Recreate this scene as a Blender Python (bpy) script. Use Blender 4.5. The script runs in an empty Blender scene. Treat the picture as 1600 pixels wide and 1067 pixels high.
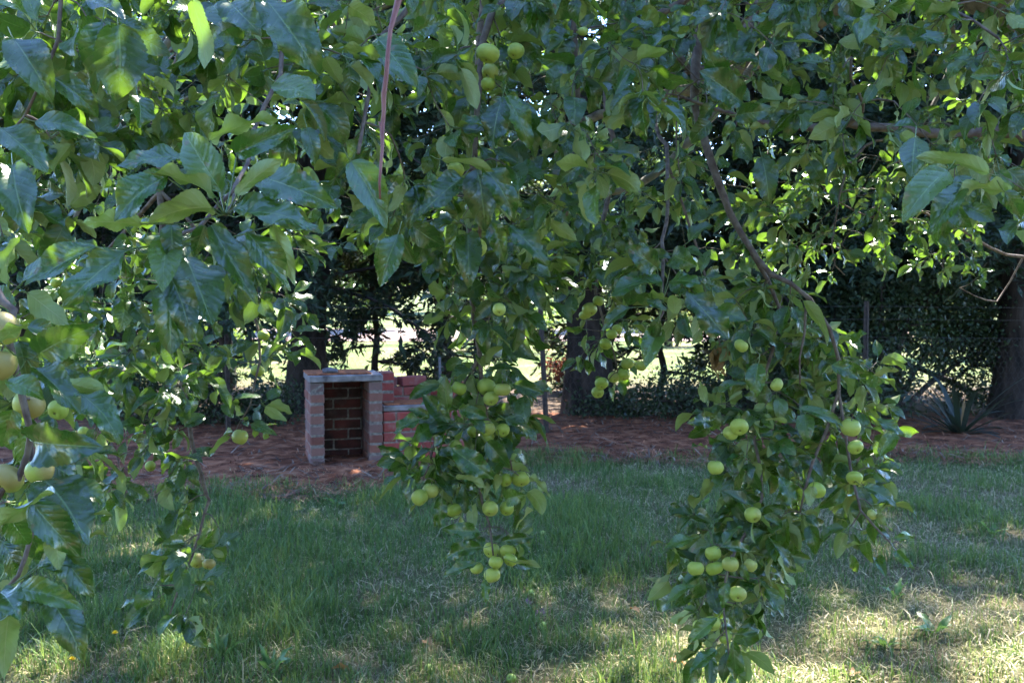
import bpy, math, random
import numpy as np
from mathutils import Vector, Matrix, noise as mnoise
random.seed(7)
rng = np.random.default_rng(11)
R = math.radians
scene = bpy.context.scene
COL = scene.collection

# ------------------------------------------------------------------ camera, sky, sun, exposure
CAM_Z = 1.42
PITCH = R(3.11)
FPX = 1600 * 35 / 36.0
cam_d = bpy.data.cameras.new('camera')
cam_d.lens = 35
cam_d.sensor_width = 36
cam_d.clip_end = 600
cam_d.clip_start = 0.05
cam_d.dof.use_dof = True
cam_d.dof.focus_distance = 1.85
cam_d.dof.aperture_fstop = 15.0
cam = bpy.data.objects.new('camera', cam_d)
COL.objects.link(cam)
cam.location = (0, 0, CAM_Z)
cam.rotation_euler = (R(90) - PITCH, 0, 0)
scene.camera = cam

SUN_EL, SUN_AZ = R(50), R(22)          # azimuth from +Y towards +X: the sun stands behind the trees
world = bpy.data.worlds.new('World')
scene.world = world
world.use_nodes = True
wn = world.node_tree
sky = wn.nodes.new('ShaderNodeTexSky')
sky.sky_type = 'NISHITA'
sky.sun_disc = False
sky.sun_elevation = SUN_EL
sky.sun_rotation = SUN_AZ
sky.air_density = 1.0
sky.dust_density = 0.1
sky.ozone_density = 3.0
tint = wn.nodes.new('ShaderNodeMix'); tint.data_type = 'RGBA'; tint.blend_type = 'MULTIPLY'
tint.inputs[0].default_value = 1.0; tint.inputs[7].default_value = (0.88, 0.97, 1.18, 1)
wn.links.new(sky.outputs[0], tint.inputs[6]); wn.links.new(tint.outputs[2], wn.nodes['Background'].inputs[0])
wn.nodes['Background'].inputs[1].default_value = 0.14
sun_d = bpy.data.lights.new('sun', 'SUN')
sun_d.energy = 5.0
sun_d.angle = R(0.5)
sun_d.color = (1.0, 0.95, 0.86)
sun = bpy.data.objects.new('sun', sun_d)
COL.objects.link(sun)
sdir = Vector((math.sin(SUN_AZ) * math.cos(SUN_EL), math.cos(SUN_AZ) * math.cos(SUN_EL), math.sin(SUN_EL)))
sun.rotation_euler = sdir.to_track_quat('Z', 'Y').to_euler()
scene.view_settings.view_transform = 'Standard'
scene.view_settings.look = 'None'
scene.view_settings.gamma = 1
scene.view_settings.exposure = 3.02
try:
    scene.cycles.max_bounces = 7
    scene.cycles.transmission_bounces = 5
    scene.cycles.diffuse_bounces = 4
    scene.cycles.glossy_bounces = 2
    scene.cycles.transparent_max_bounces = 4
except Exception:
    pass

# ------------------------------------------------------------------ geometry helpers
cp, sp = math.cos(PITCH), math.sin(PITCH)
F_AX = np.array([0, cp, -sp]); U_AX = np.array([0, sp, cp]); R_AX = np.array([1.0, 0, 0])
CAM = np.array([0, 0, CAM_Z])

def at(px, py, d):
    return CAM + R_AX * ((px - 800) / FPX * d) + U_AX * ((533.5 - py) / FPX * d) + F_AX * d

def proj(P):
    P = np.asarray(P, float) - CAM
    d = P @ F_AX
    return 800 + FPX * (P @ R_AX) / d, 533.5 - FPX * (P @ U_AX) / d, d

def unit(v):
    v = np.asarray(v, float)
    return v / (np.linalg.norm(v, axis=-1, keepdims=True) + 1e-9)

class Geo:
    """collects vertices and faces of one mesh"""
    def __init__(s):
        s.v = []; s.f = []; s.uv = []; s.m = []; s.n = 0; s.sm = []
    def add(s, verts, faces, mat=0, uv=None, smooth=True):
        verts = np.asarray(verts, float).reshape(-1, 3)
        faces = np.asarray(faces, int)
        s.v.append(verts); s.f.append(faces + s.n)
        s.uv.append(np.zeros((len(verts), 2)) if uv is None else np.asarray(uv, float).reshape(-1, 2))
        s.m.append(np.full(len(faces), mat)); s.sm.append(np.full(len(faces), smooth))
        s.n += len(verts)
    def mesh(s, name, mats):
        me = bpy.data.meshes.new(name)
        V = np.concatenate(s.v)
        sizes = np.concatenate([np.full(len(f), f.shape[1]) for f in s.f])
        L = np.concatenate([f.ravel() for f in s.f])
        me.vertices.add(len(V)); me.vertices.foreach_set('co', V.astype(np.float32).ravel())
        me.loops.add(len(L)); me.loops.foreach_set('vertex_index', L.astype(np.int32))
        me.polygons.add(len(sizes))
        st = np.concatenate([[0], np.cumsum(sizes)[:-1]])
        me.polygons.foreach_set('loop_start', st.astype(np.int32))
        me.polygons.foreach_set('loop_total', sizes.astype(np.int32))
        me.polygons.foreach_set('material_index', np.concatenate(s.m).astype(np.int32))
        me.polygons.foreach_set('use_smooth', np.concatenate(s.sm).astype(bool))
        uvl = me.uv_layers.new(name='UVMap')
        uvl.data.foreach_set('uv', np.concatenate(s.uv)[L].astype(np.float32).ravel())
        for m in mats: me.materials.append(m)
        me.update(calc_edges=True)
        return me
    def obj(s, name, mats, parent=None):
        if not isinstance(mats, (list, tuple)): mats = [mats]
        o = bpy.data.objects.new(name, s.mesh(name, mats))
        COL.objects.link(o)
        if parent: o.parent = parent
        return o

def tag(o, label=None, cat=None, group=None, kind=None):
    if label: o['label'] = label
    if cat: o['category'] = cat
    if group: o['group'] = group
    if kind: o['kind'] = kind
    return o

def empty(name, loc=(0, 0, 0)):
    o = bpy.data.objects.new(name, None)
    COL.objects.link(o); o.location = loc; o.empty_display_size = 0.1
    return o

def tube(g, pts, radii, n=8, mat=0, wob=0.0):
    P = np.asarray(pts, float)
    k = len(P)
    rad = np.broadcast_to(np.asarray(radii, float), (k,))
    T = np.zeros_like(P)
    T[1:-1] = P[2:] - P[:-2]; T[0] = P[1] - P[0]; T[-1] = P[-1] - P[-2]
    T = unit(T)
    ref = np.array([0, 0, 1.0]) if abs(T[0][2]) < 0.8 else np.array([1.0, 0, 0])
    a = unit(np.cross(T[0], ref))
    A = np.zeros_like(P)
    for i in range(k):
        a = a - T[i] * (a @ T[i]); a = a / (np.linalg.norm(a) + 1e-9); A[i] = a
    B = np.cross(T, A)
    th = np.arange(n) / n * 2 * math.pi
    rr = rad[:, None] * (1 + (rng.uniform(-wob, wob, (k, n)) if wob else 0))
    V = P[:, None] + rr[..., None] * (A[:, None] * np.cos(th)[None, :, None] + B[:, None] * np.sin(th)[None, :, None])
    i = np.arange(k - 1)[:, None]; j = np.arange(n)[None]
    q = np.stack([i * n + j, i * n + (j + 1) % n, (i + 1) * n + (j + 1) % n, (i + 1) * n + j], -1).reshape(-1, 4)
    ln = np.concatenate([[0], np.cumsum(np.linalg.norm(np.diff(P, axis=0), axis=1))])
    uv = np.stack(np.broadcast_arrays(j / n, ln[:, None]), -1)
    g.add(V, q, mat, uv)
    tip = np.arange(n)[None] + (k - 1) * n
    g.f.append(tip + g.n - k * n); g.m.append(np.array([mat])); g.sm.append(np.array([True]))

def smooth_path(pts, step=0.05):
    P = np.asarray(pts, float)
    if len(P) < 3:
        n = max(2, int(np.linalg.norm(P[-1] - P[0]) / step))
        return P[0] + (P[-1] - P[0]) * np.linspace(0, 1, n)[:, None]
    Q = np.vstack([2 * P[0] - P[1], P, 2 * P[-1] - P[-2]])
    out = []
    for i in range(1, len(Q) - 2):
        n = max(2, int(np.linalg.norm(Q[i + 1][:3] - Q[i][:3]) / step))
        t = np.linspace(0, 1, n, endpoint=False)[:, None]
        out.append(0.5 * (2 * Q[i] + (Q[i + 1] - Q[i - 1]) * t + (2 * Q[i - 1] - 5 * Q[i] + 4 * Q[i + 1] - Q[i + 2]) * t ** 2
                          + (3 * Q[i] - Q[i - 1] - 3 * Q[i + 1] + Q[i + 2]) * t ** 3))
    out.append(P[-1:])
    return np.vstack(out)

def box(g, c, s, mat=0, rz=0, bev=0.0, M=None, jit=0.0):
    hx, hy, hz = s[0] / 2, s[1] / 2, s[2] / 2
    if bev <= 0:
        V = np.array([[x, y, z] for z in (-hz, hz) for y in (-hy, hy) for x in (-hx, hx)])
        Fq = [[0, 2, 3, 1], [4, 5, 7, 6], [0, 1, 5, 4], [2, 6, 7, 3], [0, 4, 6, 2], [1, 3, 7, 5]]
    else:
        V = []; b = bev
        for sz in (-1, 1):
            for sy in (-1, 1):
                for sx in (-1, 1):
                    V += [[sx * hx, sy * (hy - b), sz * (hz - b)], [sx * (hx - b), sy * hy, sz * (hz - b)], [sx * (hx - b), sy * (hy - b), sz * hz]]
        V = np.array(V)
        def ix(x, y, z, a): return ((z * 2 + y) * 2 + x) * 3 + a
        Fq = []
        for a, (p, q) in enumerate([((0, 0), (0, 0))] * 0): pass
        for s_ in (0, 1):
            Fq += [[ix(s_, 0, 0, 0), ix(s_, 1, 0, 0), ix(s_, 1, 1, 0), ix(s_, 0, 1, 0)][::1 if s_ else -1]]
            Fq += [[ix(0, s_, 0, 1), ix(1, s_, 0, 1), ix(1, s_, 1, 1), ix(0, s_, 1, 1)][::-1 if s_ else 1]]
            Fq += [[ix(0, 0, s_, 2), ix(1, 0, s_, 2), ix(1, 1, s_, 2), ix(0, 1, s_, 2)][::1 if s_ else -1]]
        for u in (0, 1):
            for w in (0, 1):
                e = [[ix(u, w, 0, 0), ix(u, w, 1, 0), ix(u, w, 1, 1), ix(u, w, 0, 1)], [ix(u, 0, w, 0), ix(u, 1, w, 0), ix(u, 1, w, 2), ix(u, 0, w, 2)],
                     [ix(0, u, w, 1), ix(1, u, w, 1), ix(1, u, w, 2), ix(0, u, w, 2)]]
                Fq += e
        # corners as degenerate quads are avoided: triangles written as quads with a repeated vertex are not allowed, so they go separately
    if jit: V = V + rng.uniform(-jit, jit, V.shape)
    c_, s_ = math.cos(rz), math.sin(rz)
    W = V.copy(); W[:, 0] = V[:, 0] * c_ - V[:, 1] * s_; W[:, 1] = V[:, 0] * s_ + V[:, 1] * c_
    W = W + np.asarray(c, float)
    if M is not None: W = W @ M[:3, :3].T + M[:3, 3]
    n0 = g.n
    g.add(W, Fq, mat, smooth=False)
    if bev > 0:
        tri = [[ix(x, y, z, 0), ix(x, y, z, 1), ix(x, y, z, 2)] for x in (0, 1) for y in (0, 1) for z in (0, 1)]
        g.f.append(np.array(tri) + n0); g.m.append(np.full(8, mat)); g.sm.append(np.full(8, False))

# ------------------------------------------------------------------ materials
def new_mat(name):
    m = bpy.data.materials.new(name); m.use_nodes = True
    nt = m.node_tree
    for n in list(nt.nodes): nt.nodes.remove(n)
    out = nt.nodes.new('ShaderNodeOutputMaterial')
    return m, nt, out

def N(nt, t, **kw):
    n = nt.nodes.new(t)
    for k, v in kw.items():
        if k.startswith('i_'):
            key = k[2:]
            key = int(key) if key.isdigit() else key.replace('_', ' ')
            n.inputs[key].default_value = v
        else: setattr(n, k, v)
    return n

def ramp(nt, fac, stops, interp='LINEAR'):
    r = nt.nodes.new('ShaderNodeValToRGB')
    r.color_ramp.interpolation = interp
    while len(r.color_ramp.elements) > 1: r.color_ramp.elements.remove(r.color_ramp.elements[-1])
    r.color_ramp.elements[0].position = stops[0][0]; r.color_ramp.elements[0].color = (*stops[0][1], 1)
    for p, c in stops[1:]:
        e = r.color_ramp.elements.new(p); e.color = (*c, 1)
    nt.links.new(fac, r.inputs[0])
    return r.outputs[0]

def mixc(nt, fac, a, b, blend='MIX'):
    n = nt.nodes.new('ShaderNodeMix'); n.data_type = 'RGBA'; n.blend_type = blend
    for sock, v in ((n.inputs[0], fac), (n.inputs[6], a), (n.inputs[7], b)):
        if isinstance(v, (int, float)): sock.default_value = v
        elif isinstance(v, tuple): sock.default_value = (*v, 1)
        else: nt.links.new(v, sock)
    return n.outputs[2]

def mth(nt, op, a, b=None, c=None):
    n = nt.nodes.new('ShaderNodeMath'); n.operation = op
    for i, v in enumerate((a, b, c)):
        if v is None: continue
        if isinstance(v, (int, float)): n.inputs[i].default_value = v
        else: nt.links.new(v, n.inputs[i])
    return n.outputs[0]

def noise_tex(nt, scale, detail=4, rough=0.55, coord='Object', dist=0.0):
    tc = nt.nodes.new('ShaderNodeTexCoord')
    n = nt.nodes.new('ShaderNodeTexNoise'); n.inputs['Scale'].default_value = scale
    n.inputs['Detail'].default_value = detail; n.inputs['Roughness'].default_value = rough
    n.inputs['Distortion'].default_value = dist
    nt.links.new(tc.outputs[coord], n.inputs['Vector'])
    return n.outputs['Fac']

def leaf_material(name, dark, light, under, trans, rough=0.3, veins=True, tw=0.3, spot=True, spec=0.5, coat=0.0):
    m, nt, out = new_mat(name)
    geo = N(nt, 'ShaderNodeNewGeometry')
    rnd = geo.outputs['Random Per Island']
    top = mixc(nt, rnd, dark, light)
    if veins: top = mixc(nt, mth(nt, 'MULTIPLY', mth(nt, 'GREATER_THAN', rnd, 0.9), 0.6), top, (0.13, 0.22, 0.03))
    nz = noise_tex(nt, 60, 3)
    top = mixc(nt, mth(nt, 'MULTIPLY', nz, 0.5), top, tuple(c * 0.45 for c in dark))
    und = mixc(nt, rnd, under, tuple(c * 0.72 for c in under))
    bump_h = noise_tex(nt, 90, 2)
    if veins:
        uvn = N(nt, 'ShaderNodeUVMap'); sx = N(nt, 'ShaderNodeSeparateXYZ'); nt.links.new(uvn.outputs[0], sx.inputs[0])
        au = mth(nt, 'ABSOLUTE', mth(nt, 'SUBTRACT', sx.outputs[0], 0.5))           # 0 at the midrib, 0.5 at the edge
        ph = mth(nt, 'FRACT', mth(nt, 'MULTIPLY', mth(nt, 'SUBTRACT', sx.outputs[1], mth(nt, 'MULTIPLY', au, 0.42)), 8.0))
        lat = mth(nt, 'ABSOLUTE', mth(nt, 'SUBTRACT', ph, 0.5))                     # 0 on a lateral vein
        vl = N(nt, 'ShaderNodeMapRange', interpolation_type='SMOOTHSTEP'); nt.links.new(lat, vl.inputs[0])
        vl.inputs[1].default_value = 0.0; vl.inputs[2].default_value = 0.06; vl.inputs[3].default_value = 0.42; vl.inputs[4].default_value = 0
        vm = N(nt, 'ShaderNodeMapRange', interpolation_type='SMOOTHSTEP'); nt.links.new(au, vm.inputs[0])
        vm.inputs[1].default_value = 0.008; vm.inputs[2].default_value = 0.028; vm.inputs[3].default_value = 1.0; vm.inputs[4].default_value = 0
        pet = mth(nt, 'LESS_THAN', sx.outputs[1], 0.0)
        vein = mth(nt, 'MAXIMUM', mth(nt, 'MAXIMUM', vl.outputs[0], vm.outputs[0]), pet)
        top = mixc(nt, mth(nt, 'MULTIPLY', vein, 0.62), top, (0.2, 0.3, 0.1))
        und = mixc(nt, mth(nt, 'MULTIPLY', vein, 0.6), und, (0.4, 0.42, 0.2))
        # quilted surface: bulges between the lateral veins
        h = mth(nt, 'ADD', mth(nt, 'MULTIPLY', mth(nt, 'MINIMUM', lat, 0.3), 1.3), mth(nt, 'MULTIPLY', bump_h, 0.9))
        h = mth(nt, 'SUBTRACT', h, mth(nt, 'MULTIPLY', vm.outputs[0], 0.5))
    else:
        h = bump_h
    if spot:
        sp_ = noise_tex(nt, 38, 2, 0.6)
        f = N(nt, 'ShaderNodeMapRange'); nt.links.new(sp_, f.inputs[0])
        f.inputs[1].default_value = 0.665; f.inputs[2].default_value = 0.71
        top = mixc(nt, mth(nt, 'MULTIPLY', f.outputs[0], 0.75), top, (0.15, 0.09, 0.035))
    col = mixc(nt, geo.outputs['Backfacing'], top, und)
    bp = N(nt, 'ShaderNodeBump'); bp.inputs['Strength'].default_value = 0.5; bp.inputs['Distance'].default_value = 0.0016
    nt.links.new(h, bp.inputs['Height'])
    pr = N(nt, 'ShaderNodeBsdfPrincipled')
    nt.links.new(col, pr.inputs['Base Color']); nt.links.new(bp.outputs[0], pr.inputs['Normal'])
    rr = mth(nt, 'ADD', mth(nt, 'MULTIPLY', nz, 0.22), rough - 0.08)
    rr = mth(nt, 'ADD', rr, mth(nt, 'MULTIPLY', geo.outputs['Backfacing'], 0.38))
    nt.links.new(rr, pr.inputs['Roughness'])
    pr.inputs['Specular IOR Level'].default_value = spec
    nt.links.new(mth(nt, 'MULTIPLY', mth(nt, 'SUBTRACT', 1.0, geo.outputs['Backfacing']), coat), pr.inputs['Coat Weight']); pr.inputs['Coat Roughness'].default_value = 0.28; pr.inputs['Coat IOR'].default_value = 1.6
    tr = N(nt, 'ShaderNodeBsdfTranslucent')
    tcol = mixc(nt, rnd, trans, tuple(c * 0.7 for c in trans))
    if veins: tcol = mixc(nt, mth(nt, 'MULTIPLY', vein, 0.35), tcol, (0.1, 0.16, 0.03))
    nt.links.new(tcol, tr.inputs[0])
    mx = N(nt, 'ShaderNodeMixShader'); mx.inputs[0].default_value = tw
    nt.links.new(pr.outputs[0], mx.inputs[1]); nt.links.new(tr.outputs[0], mx.inputs[2])
    nt.links.new(mx.outputs[0], out.inputs[0])
    return m

def simple_mat(name, c1, c2, scale=20, rough=0.85, bump=0.4, bdist=0.004, detail=5, c3=None, spec=0.3, island=0.0, metal=0.0, stretch=None):
    m, nt, out = new_mat(name)
    tc = N(nt, 'ShaderNodeTexCoord')
    mp = N(nt, 'ShaderNodeMapping'); nt.links.new(tc.outputs['Object'], mp.inputs[0])
    if stretch: mp.inputs['Scale'].default_value = stretch
    nz = N(nt, 'ShaderNodeTexNoise'); nz.inputs['Scale'].default_value = scale; nz.inputs['Detail'].default_value = detail
    nt.links.new(mp.outputs[0], nz.inputs['Vector'])
    st = [(0.32, c1), (0.68, c2)]
    if c3: st = [(0.3, c1), (0.5, c2), (0.72, c3)]
    col = ramp(nt, nz.outputs['Fac'], st)
    if island:
        g = N(nt, 'ShaderNodeNewGeometry')
        hs = N(nt, 'ShaderNodeHueSaturation')
        nt.links.new(mth(nt, 'ADD', mth(nt, 'MULTIPLY', g.outputs['Random Per Island'], island * 2), 1 - island), hs.inputs['Value'])
        nt.links.new(col, hs.inputs['Color']); col = hs.outputs[0]
    bp = N(nt, 'ShaderNodeBump'); bp.inputs['Strength'].default_value = bump; bp.inputs['Distance'].default_value = bdist
    nt.links.new(nz.outputs['Fac'], bp.inputs['Height'])
    pr = N(nt, 'ShaderNodeBsdfPrincipled')
    pr.inputs['Roughness'].default_value = rough; pr.inputs['Specular IOR Level'].default_value = spec
    pr.inputs['Metallic'].default_value = metal
    nt.links.new(col, pr.inputs['Base Color']); nt.links.new(bp.outputs[0], pr.inputs['Normal'])
    nt.links.new(pr.outputs[0], out.inputs[0])
    return m

M_leaf = leaf_material('apple_leaf', (0.006, 0.034, 0.004), (0.040, 0.122, 0.010), (0.27, 0.34, 0.11), (0.22, 0.42, 0.03), rough=0.26, tw=0.22, spec=1.0)
M_leaf_dead = leaf_material('withered_leaf', (0.26, 0.14, 0.05), (0.36, 0.2, 0.08), (0.38, 0.24, 0.1), (0.3, 0.15, 0.03), rough=0.6)
M_leaf_yellow = leaf_material('yellowing_leaf', (0.17, 0.26, 0.03), (0.3, 0.38, 0.05), (0.3, 0.36, 0.12), (0.4, 0.5, 0.06), rough=0.4)
M_twig = simple_mat('apple_twig_bark', (0.085, 0.055, 0.05), (0.2, 0.16, 0.13), 60, 0.75, 0.5, 0.001)
M_shoot = simple_mat('red_shoot_bark', (0.16, 0.045, 0.045), (0.26, 0.11, 0.09), 40, 0.5, 0.3, 0.0006, spec=0.5)
M_bark = simple_mat('apple_bark', (0.05, 0.04, 0.033), (0.19, 0.16, 0.13), 22, 0.9, 0.9, 0.008, c3=(0.12, 0.13, 0.09))
M_pine_bark = simple_mat('pine_bark', (0.012, 0.010, 0.009), (0.055, 0.042, 0.034), 14, 0.95, 1.0, 0.02, stretch=(1, 1, 0.25))
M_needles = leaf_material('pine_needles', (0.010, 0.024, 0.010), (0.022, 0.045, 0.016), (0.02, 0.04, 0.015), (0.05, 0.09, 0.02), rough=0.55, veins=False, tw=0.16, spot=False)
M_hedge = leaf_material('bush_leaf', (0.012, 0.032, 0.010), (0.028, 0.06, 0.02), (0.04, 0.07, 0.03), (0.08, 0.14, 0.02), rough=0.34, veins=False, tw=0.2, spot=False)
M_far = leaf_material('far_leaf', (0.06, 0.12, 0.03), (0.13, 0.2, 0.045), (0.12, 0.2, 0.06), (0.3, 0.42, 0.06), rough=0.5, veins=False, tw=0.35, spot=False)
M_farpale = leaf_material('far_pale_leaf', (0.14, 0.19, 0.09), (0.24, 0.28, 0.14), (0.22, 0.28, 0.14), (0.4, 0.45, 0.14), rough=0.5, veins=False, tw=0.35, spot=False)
M_redleaf = leaf_material('red_shrub_leaf', (0.10, 0.03, 0.022), (0.2, 0.06, 0.04), (0.16, 0.07, 0.05), (0.3, 0.08, 0.04), rough=0.5, veins=False, tw=0.3, spot=False)
M_flax = leaf_material('flax_blade', (0.025, 0.05, 0.036), (0.05, 0.08, 0.07), (0.04, 0.06, 0.05), (0.1, 0.15, 0.06), rough=0.4, veins=False, tw=0.12, spot=False)
M_weed = leaf_material('weed_leaf', (0.04, 0.12, 0.03), (0.09, 0.2, 0.05), (0.12, 0.2, 0.07), (0.3, 0.5, 0.08), rough=0.45)

def apple_mat(name, blush, amount=0.62):
    m, nt, out = new_mat(name)
    oi = N(nt, 'ShaderNodeObjectInfo')
    nz = noise_tex(nt, 22, 4)
    base = mixc(nt, nz, (0.24, 0.36, 0.035), (0.42, 0.5, 0.085))
    base = mixc(nt, mth(nt, 'MULTIPLY', oi.outputs['Random'], 0.6), base, (0.46, 0.5, 0.12))
    if blush:
        n2 = noise_tex(nt, 14, 3)
        tc = N(nt, 'ShaderNodeTexCoord'); sx = N(nt, 'ShaderNodeSeparateXYZ'); nt.links.new(tc.outputs['Object'], sx.inputs[0])
        f = mth(nt, 'ADD', mth(nt, 'MULTIPLY', sx.outputs[0], -1.1), mth(nt, 'MULTIPLY', n2, 1.2))
        mr = N(nt, 'ShaderNodeMapRange', interpolation_type='SMOOTHSTEP'); nt.links.new(f, mr.inputs[0])
        mr.inputs[1].default_value = 0.3; mr.inputs[2].default_value = 1.3
        base = mixc(nt, mth(nt, 'MULTIPLY', mr.outputs[0], amount), base, (0.34, 0.18, 0.09))
    tc2 = N(nt, 'ShaderNodeTexCoord')
    vo = N(nt, 'ShaderNodeTexVoronoi'); vo.inputs['Scale'].default_value = 260; nt.links.new(tc2.outputs['Object'], vo.inputs['Vector'])
    dots = mth(nt, 'LESS_THAN', vo.outputs['Distance'], 0.13)
    base = mixc(nt, mth(nt, 'MULTIPLY', dots, 0.45), base, (0.6, 0.64, 0.3))
    n3 = noise_tex(nt, 60, 3, 0.7)
    scab = N(nt, 'ShaderNodeMapRange'); nt.links.new(n3, scab.inputs[0]); scab.inputs[1].default_value = 0.69; scab.inputs[2].default_value = 0.73
    base = mixc(nt, mth(nt, 'MULTIPLY', scab.outputs[0], 0.7), base, (0.12, 0.09, 0.035))
    pr = N(nt, 'ShaderNodeBsdfPrincipled')
    nt.links.new(base, pr.inputs['Base Color'])
    pr.inputs['Roughness'].default_value = 0.42
    pr.inputs['Subsurface Weight'].default_value = 0.12
    pr.inputs['Subsurface Radius'].default_value = (0.006, 0.006, 0.002)
    bp = N(nt, 'ShaderNodeBump'); bp.inputs['Strength'].default_value = 0.2; bp.inputs['Distance'].default_value = 0.001
    nt.links.new(nz, bp.inputs['Height']); nt.links.new(bp.outputs[0], pr.inputs['Normal'])
    nt.links.new(pr.outputs[0], out.inputs[0])
    return m
M_apple = apple_mat('green_apple_skin', False)
M_blush = apple_mat('blushed_apple_skin', True)
M_faint = apple_mat('faintly_blushed_apple_skin', True, 0.25)
M_calyx = simple_mat('apple_calyx', (0.07, 0.05, 0.025), (0.16, 0.12, 0.06), 300, 0.9)

# ------------------------------------------------------------------ leaves, vectorised
class Leaves:
    """a list of leaves that becomes one mesh; every leaf has a midrib bend, a fold, wavy toothed edges and a petiole"""
    def __init__(s): s.rows = []
    def add(s, stem, base, D, Nn, L, W, curl=0.6, fold=0.35, wave=0.1, twist=0.0, ph=0.0):
        s.rows.append((*stem, *base, *D, *Nn, L, W, curl, fold, wave, twist, ph))
    def emit(s, g, nt, ns, teeth=0.0, petiole=True, mat=0, pr=0.0011):
        if not s.rows: return
        A = np.array(s.rows, float); n = len(A)
        stem, base, D, Nn = A[:, 0:3], A[:, 3:6], unit(A[:, 6:9]), A[:, 9:12]
        L, W, curl, fold, wave, twist, ph = (A[:, k] for k in range(12, 19))
        Nn = unit(Nn - D * np.sum(Nn * D, 1, keepdims=True)); B = np.cross(Nn, D)
        t = np.linspace(0, 1, nt + 1)
        sv = np.linspace(-1, 1, ns + 1)
        ang = curl[:, None] * (t[None] ** 1.3) - curl[:, None] * 0.25
        dx = np.cos(ang); dz = -np.sin(ang)
        X = np.concatenate([np.zeros((n, 1)), np.cumsum((dx[:, 1:] + dx[:, :-1]) / 2, 1)], 1) / nt * L[:, None]
        Z = np.concatenate([np.zeros((n, 1)), np.cumsum((dz[:, 1:] + dz[:, :-1]) / 2, 1)], 1) / nt * L[:, None]
        skew = 0.78 + 0.16 * np.sin(ph * 7.3)
        wp = np.sin(math.pi * np.clip(t[None] ** skew[:, None], 0, 1)) ** 0.76 * (1 - 0.15 * t[None] ** 3)
        wp[:, 0] = 0.03; wp[:, -1] = 0.012
        if teeth:
            tt = np.where(np.arange(nt + 1) % 2 == 0, 1 + teeth, 1 - teeth); tt[0] = tt[-1] = 1
            edge = tt[None] * (1 + rng.uniform(-0.02, 0.02, (n, nt + 1)))
        else: edge = np.ones((n, nt + 1))
        hw = wp * (L * W)[:, None] / 2
        S = sv[None, None] * np.ones((n, nt + 1, ns + 1))
        e = np.where(np.abs(S) > 0.99, edge[..., None], 1.0)
        tw_ = (twist[:, None] * t[None])[..., None]
        fo = fold[:, None, None] * (1 - 0.35 * t[None, :, None])
        yy = S * hw[..., None] * e * np.cos(fo)
        zz = np.abs(S) * hw[..., None] * np.sin(fo)
        zz = zz + wave[:, None, None] * L[:, None, None] * 0.55 * np.sin(ph[:, None, None] * 11 + t[None, :, None] * (11 + 4 * np.sin(ph * 3))[:, None, None] + (S > 0) * 2.1) * S ** 2 * np.minimum(1, hw / (L * W * 0.25 + 1e-6)[:, None])[..., None]
        y2 = yy * np.cos(tw_) - zz * np.sin(tw_); z2 = yy * np.sin(tw_) + zz * np.cos(tw_)
        # bend the midrib a little sideways too
        side = (0.12 * np.sin(ph * 5.1))[:, None] * (t[None] ** 2) * L[:, None]
        tx = np.sin(ang)
        PX = X[..., None] + z2 * tx[..., None]; PZ = Z[..., None] + z2 * np.cos(ang)[..., None]; PY = y2 + side[..., None]
        V = base[:, None, None] + D[:, None, None] * PX[..., None] + B[:, None, None] * PY[..., None] + Nn[:, None, None] * PZ[..., None]
        c = ns + 1; per = (nt + 1) * c
        i = np.arange(nt)[:, None]; j = np.arange(ns)[None]
        q = np.stack([i * c + j, (i + 1) * c + j, (i + 1) * c + j + 1, i * c + j + 1], -1).reshape(-1, 4)
        allq = (q[None] + (np.arange(n) * per)[:, None, None]).reshape(-1, 4)
        uv = np.stack(np.broadcast_arrays((S + 1) / 2, t[None, :, None] * np.ones_like(S)), -1)
        if petiole:
            # petiole: a three-sided tube welded to the leaf base by sharing one vertex of the blade, so that blade and stalk are one piece
            mid = (stem + base) / 2 - np.array([0, 0, 1.0]) * np.linalg.norm(base - stem, axis=1, keepdims=True) * 0.06
            rings = []
            for P in (stem, mid, base + D * 0.002):
                T = unit(base - stem + 1e-6); a = unit(np.cross(T, Nn + 0.01)); b = np.cross(T, a)
                rings.append(np.stack([P + pr * (a * math.cos(k) + b * math.sin(k)) for k in (0.5, 2.6, 4.7)], 1))
            PV = np.concatenate(rings, 1)                     # n, 9, 3
            V = np.concatenate([V.reshape(n, per, 3), PV], 1)
            per2 = per + 9
            allq = (q[None] + (np.arange(n) * per2)[:, None, None]).reshape(-1, 4)
            pq = np.array([[r * 3 + k, r * 3 + (k + 1) % 3, (r + 1) * 3 + (k + 1) % 3, (r + 1) * 3 + k] for r in (0, 1) for k in range(3)]) + per
            pq = np.concatenate([pq, [[per + 6, per + 7, 1 * c + ns // 2, ns // 2]]])
            pq = (pq[None] + (np.arange(n) * per2)[:, None, None]).reshape(-1, 4)
            uv = np.concatenate([uv.reshape(n, per, 2), np.full((n, 9, 2), -0.1)], 1)
            allq = np.concatenate([allq, pq])
        g.add(V.reshape(-1, 3), allq, mat, uv.reshape(-1, 2))

APPLES_PX = []          # (px, py, radius px, depth) used to keep the leaves off the fruit
def clear_of_apples(P, D, L):
    if not APPLES_PX: return True
    A = np.array(APPLES_PX)
    for k in (0.2, 0.55, 0.9):
        x, y, d = proj(P + D * L * k)
        hit = (np.hypot(A[:, 0] - x, A[:, 1] - y) < A[:, 2] + 6) & (d < A[:, 3] + 0.01)
        if hit.any(): return False
    return True

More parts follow.
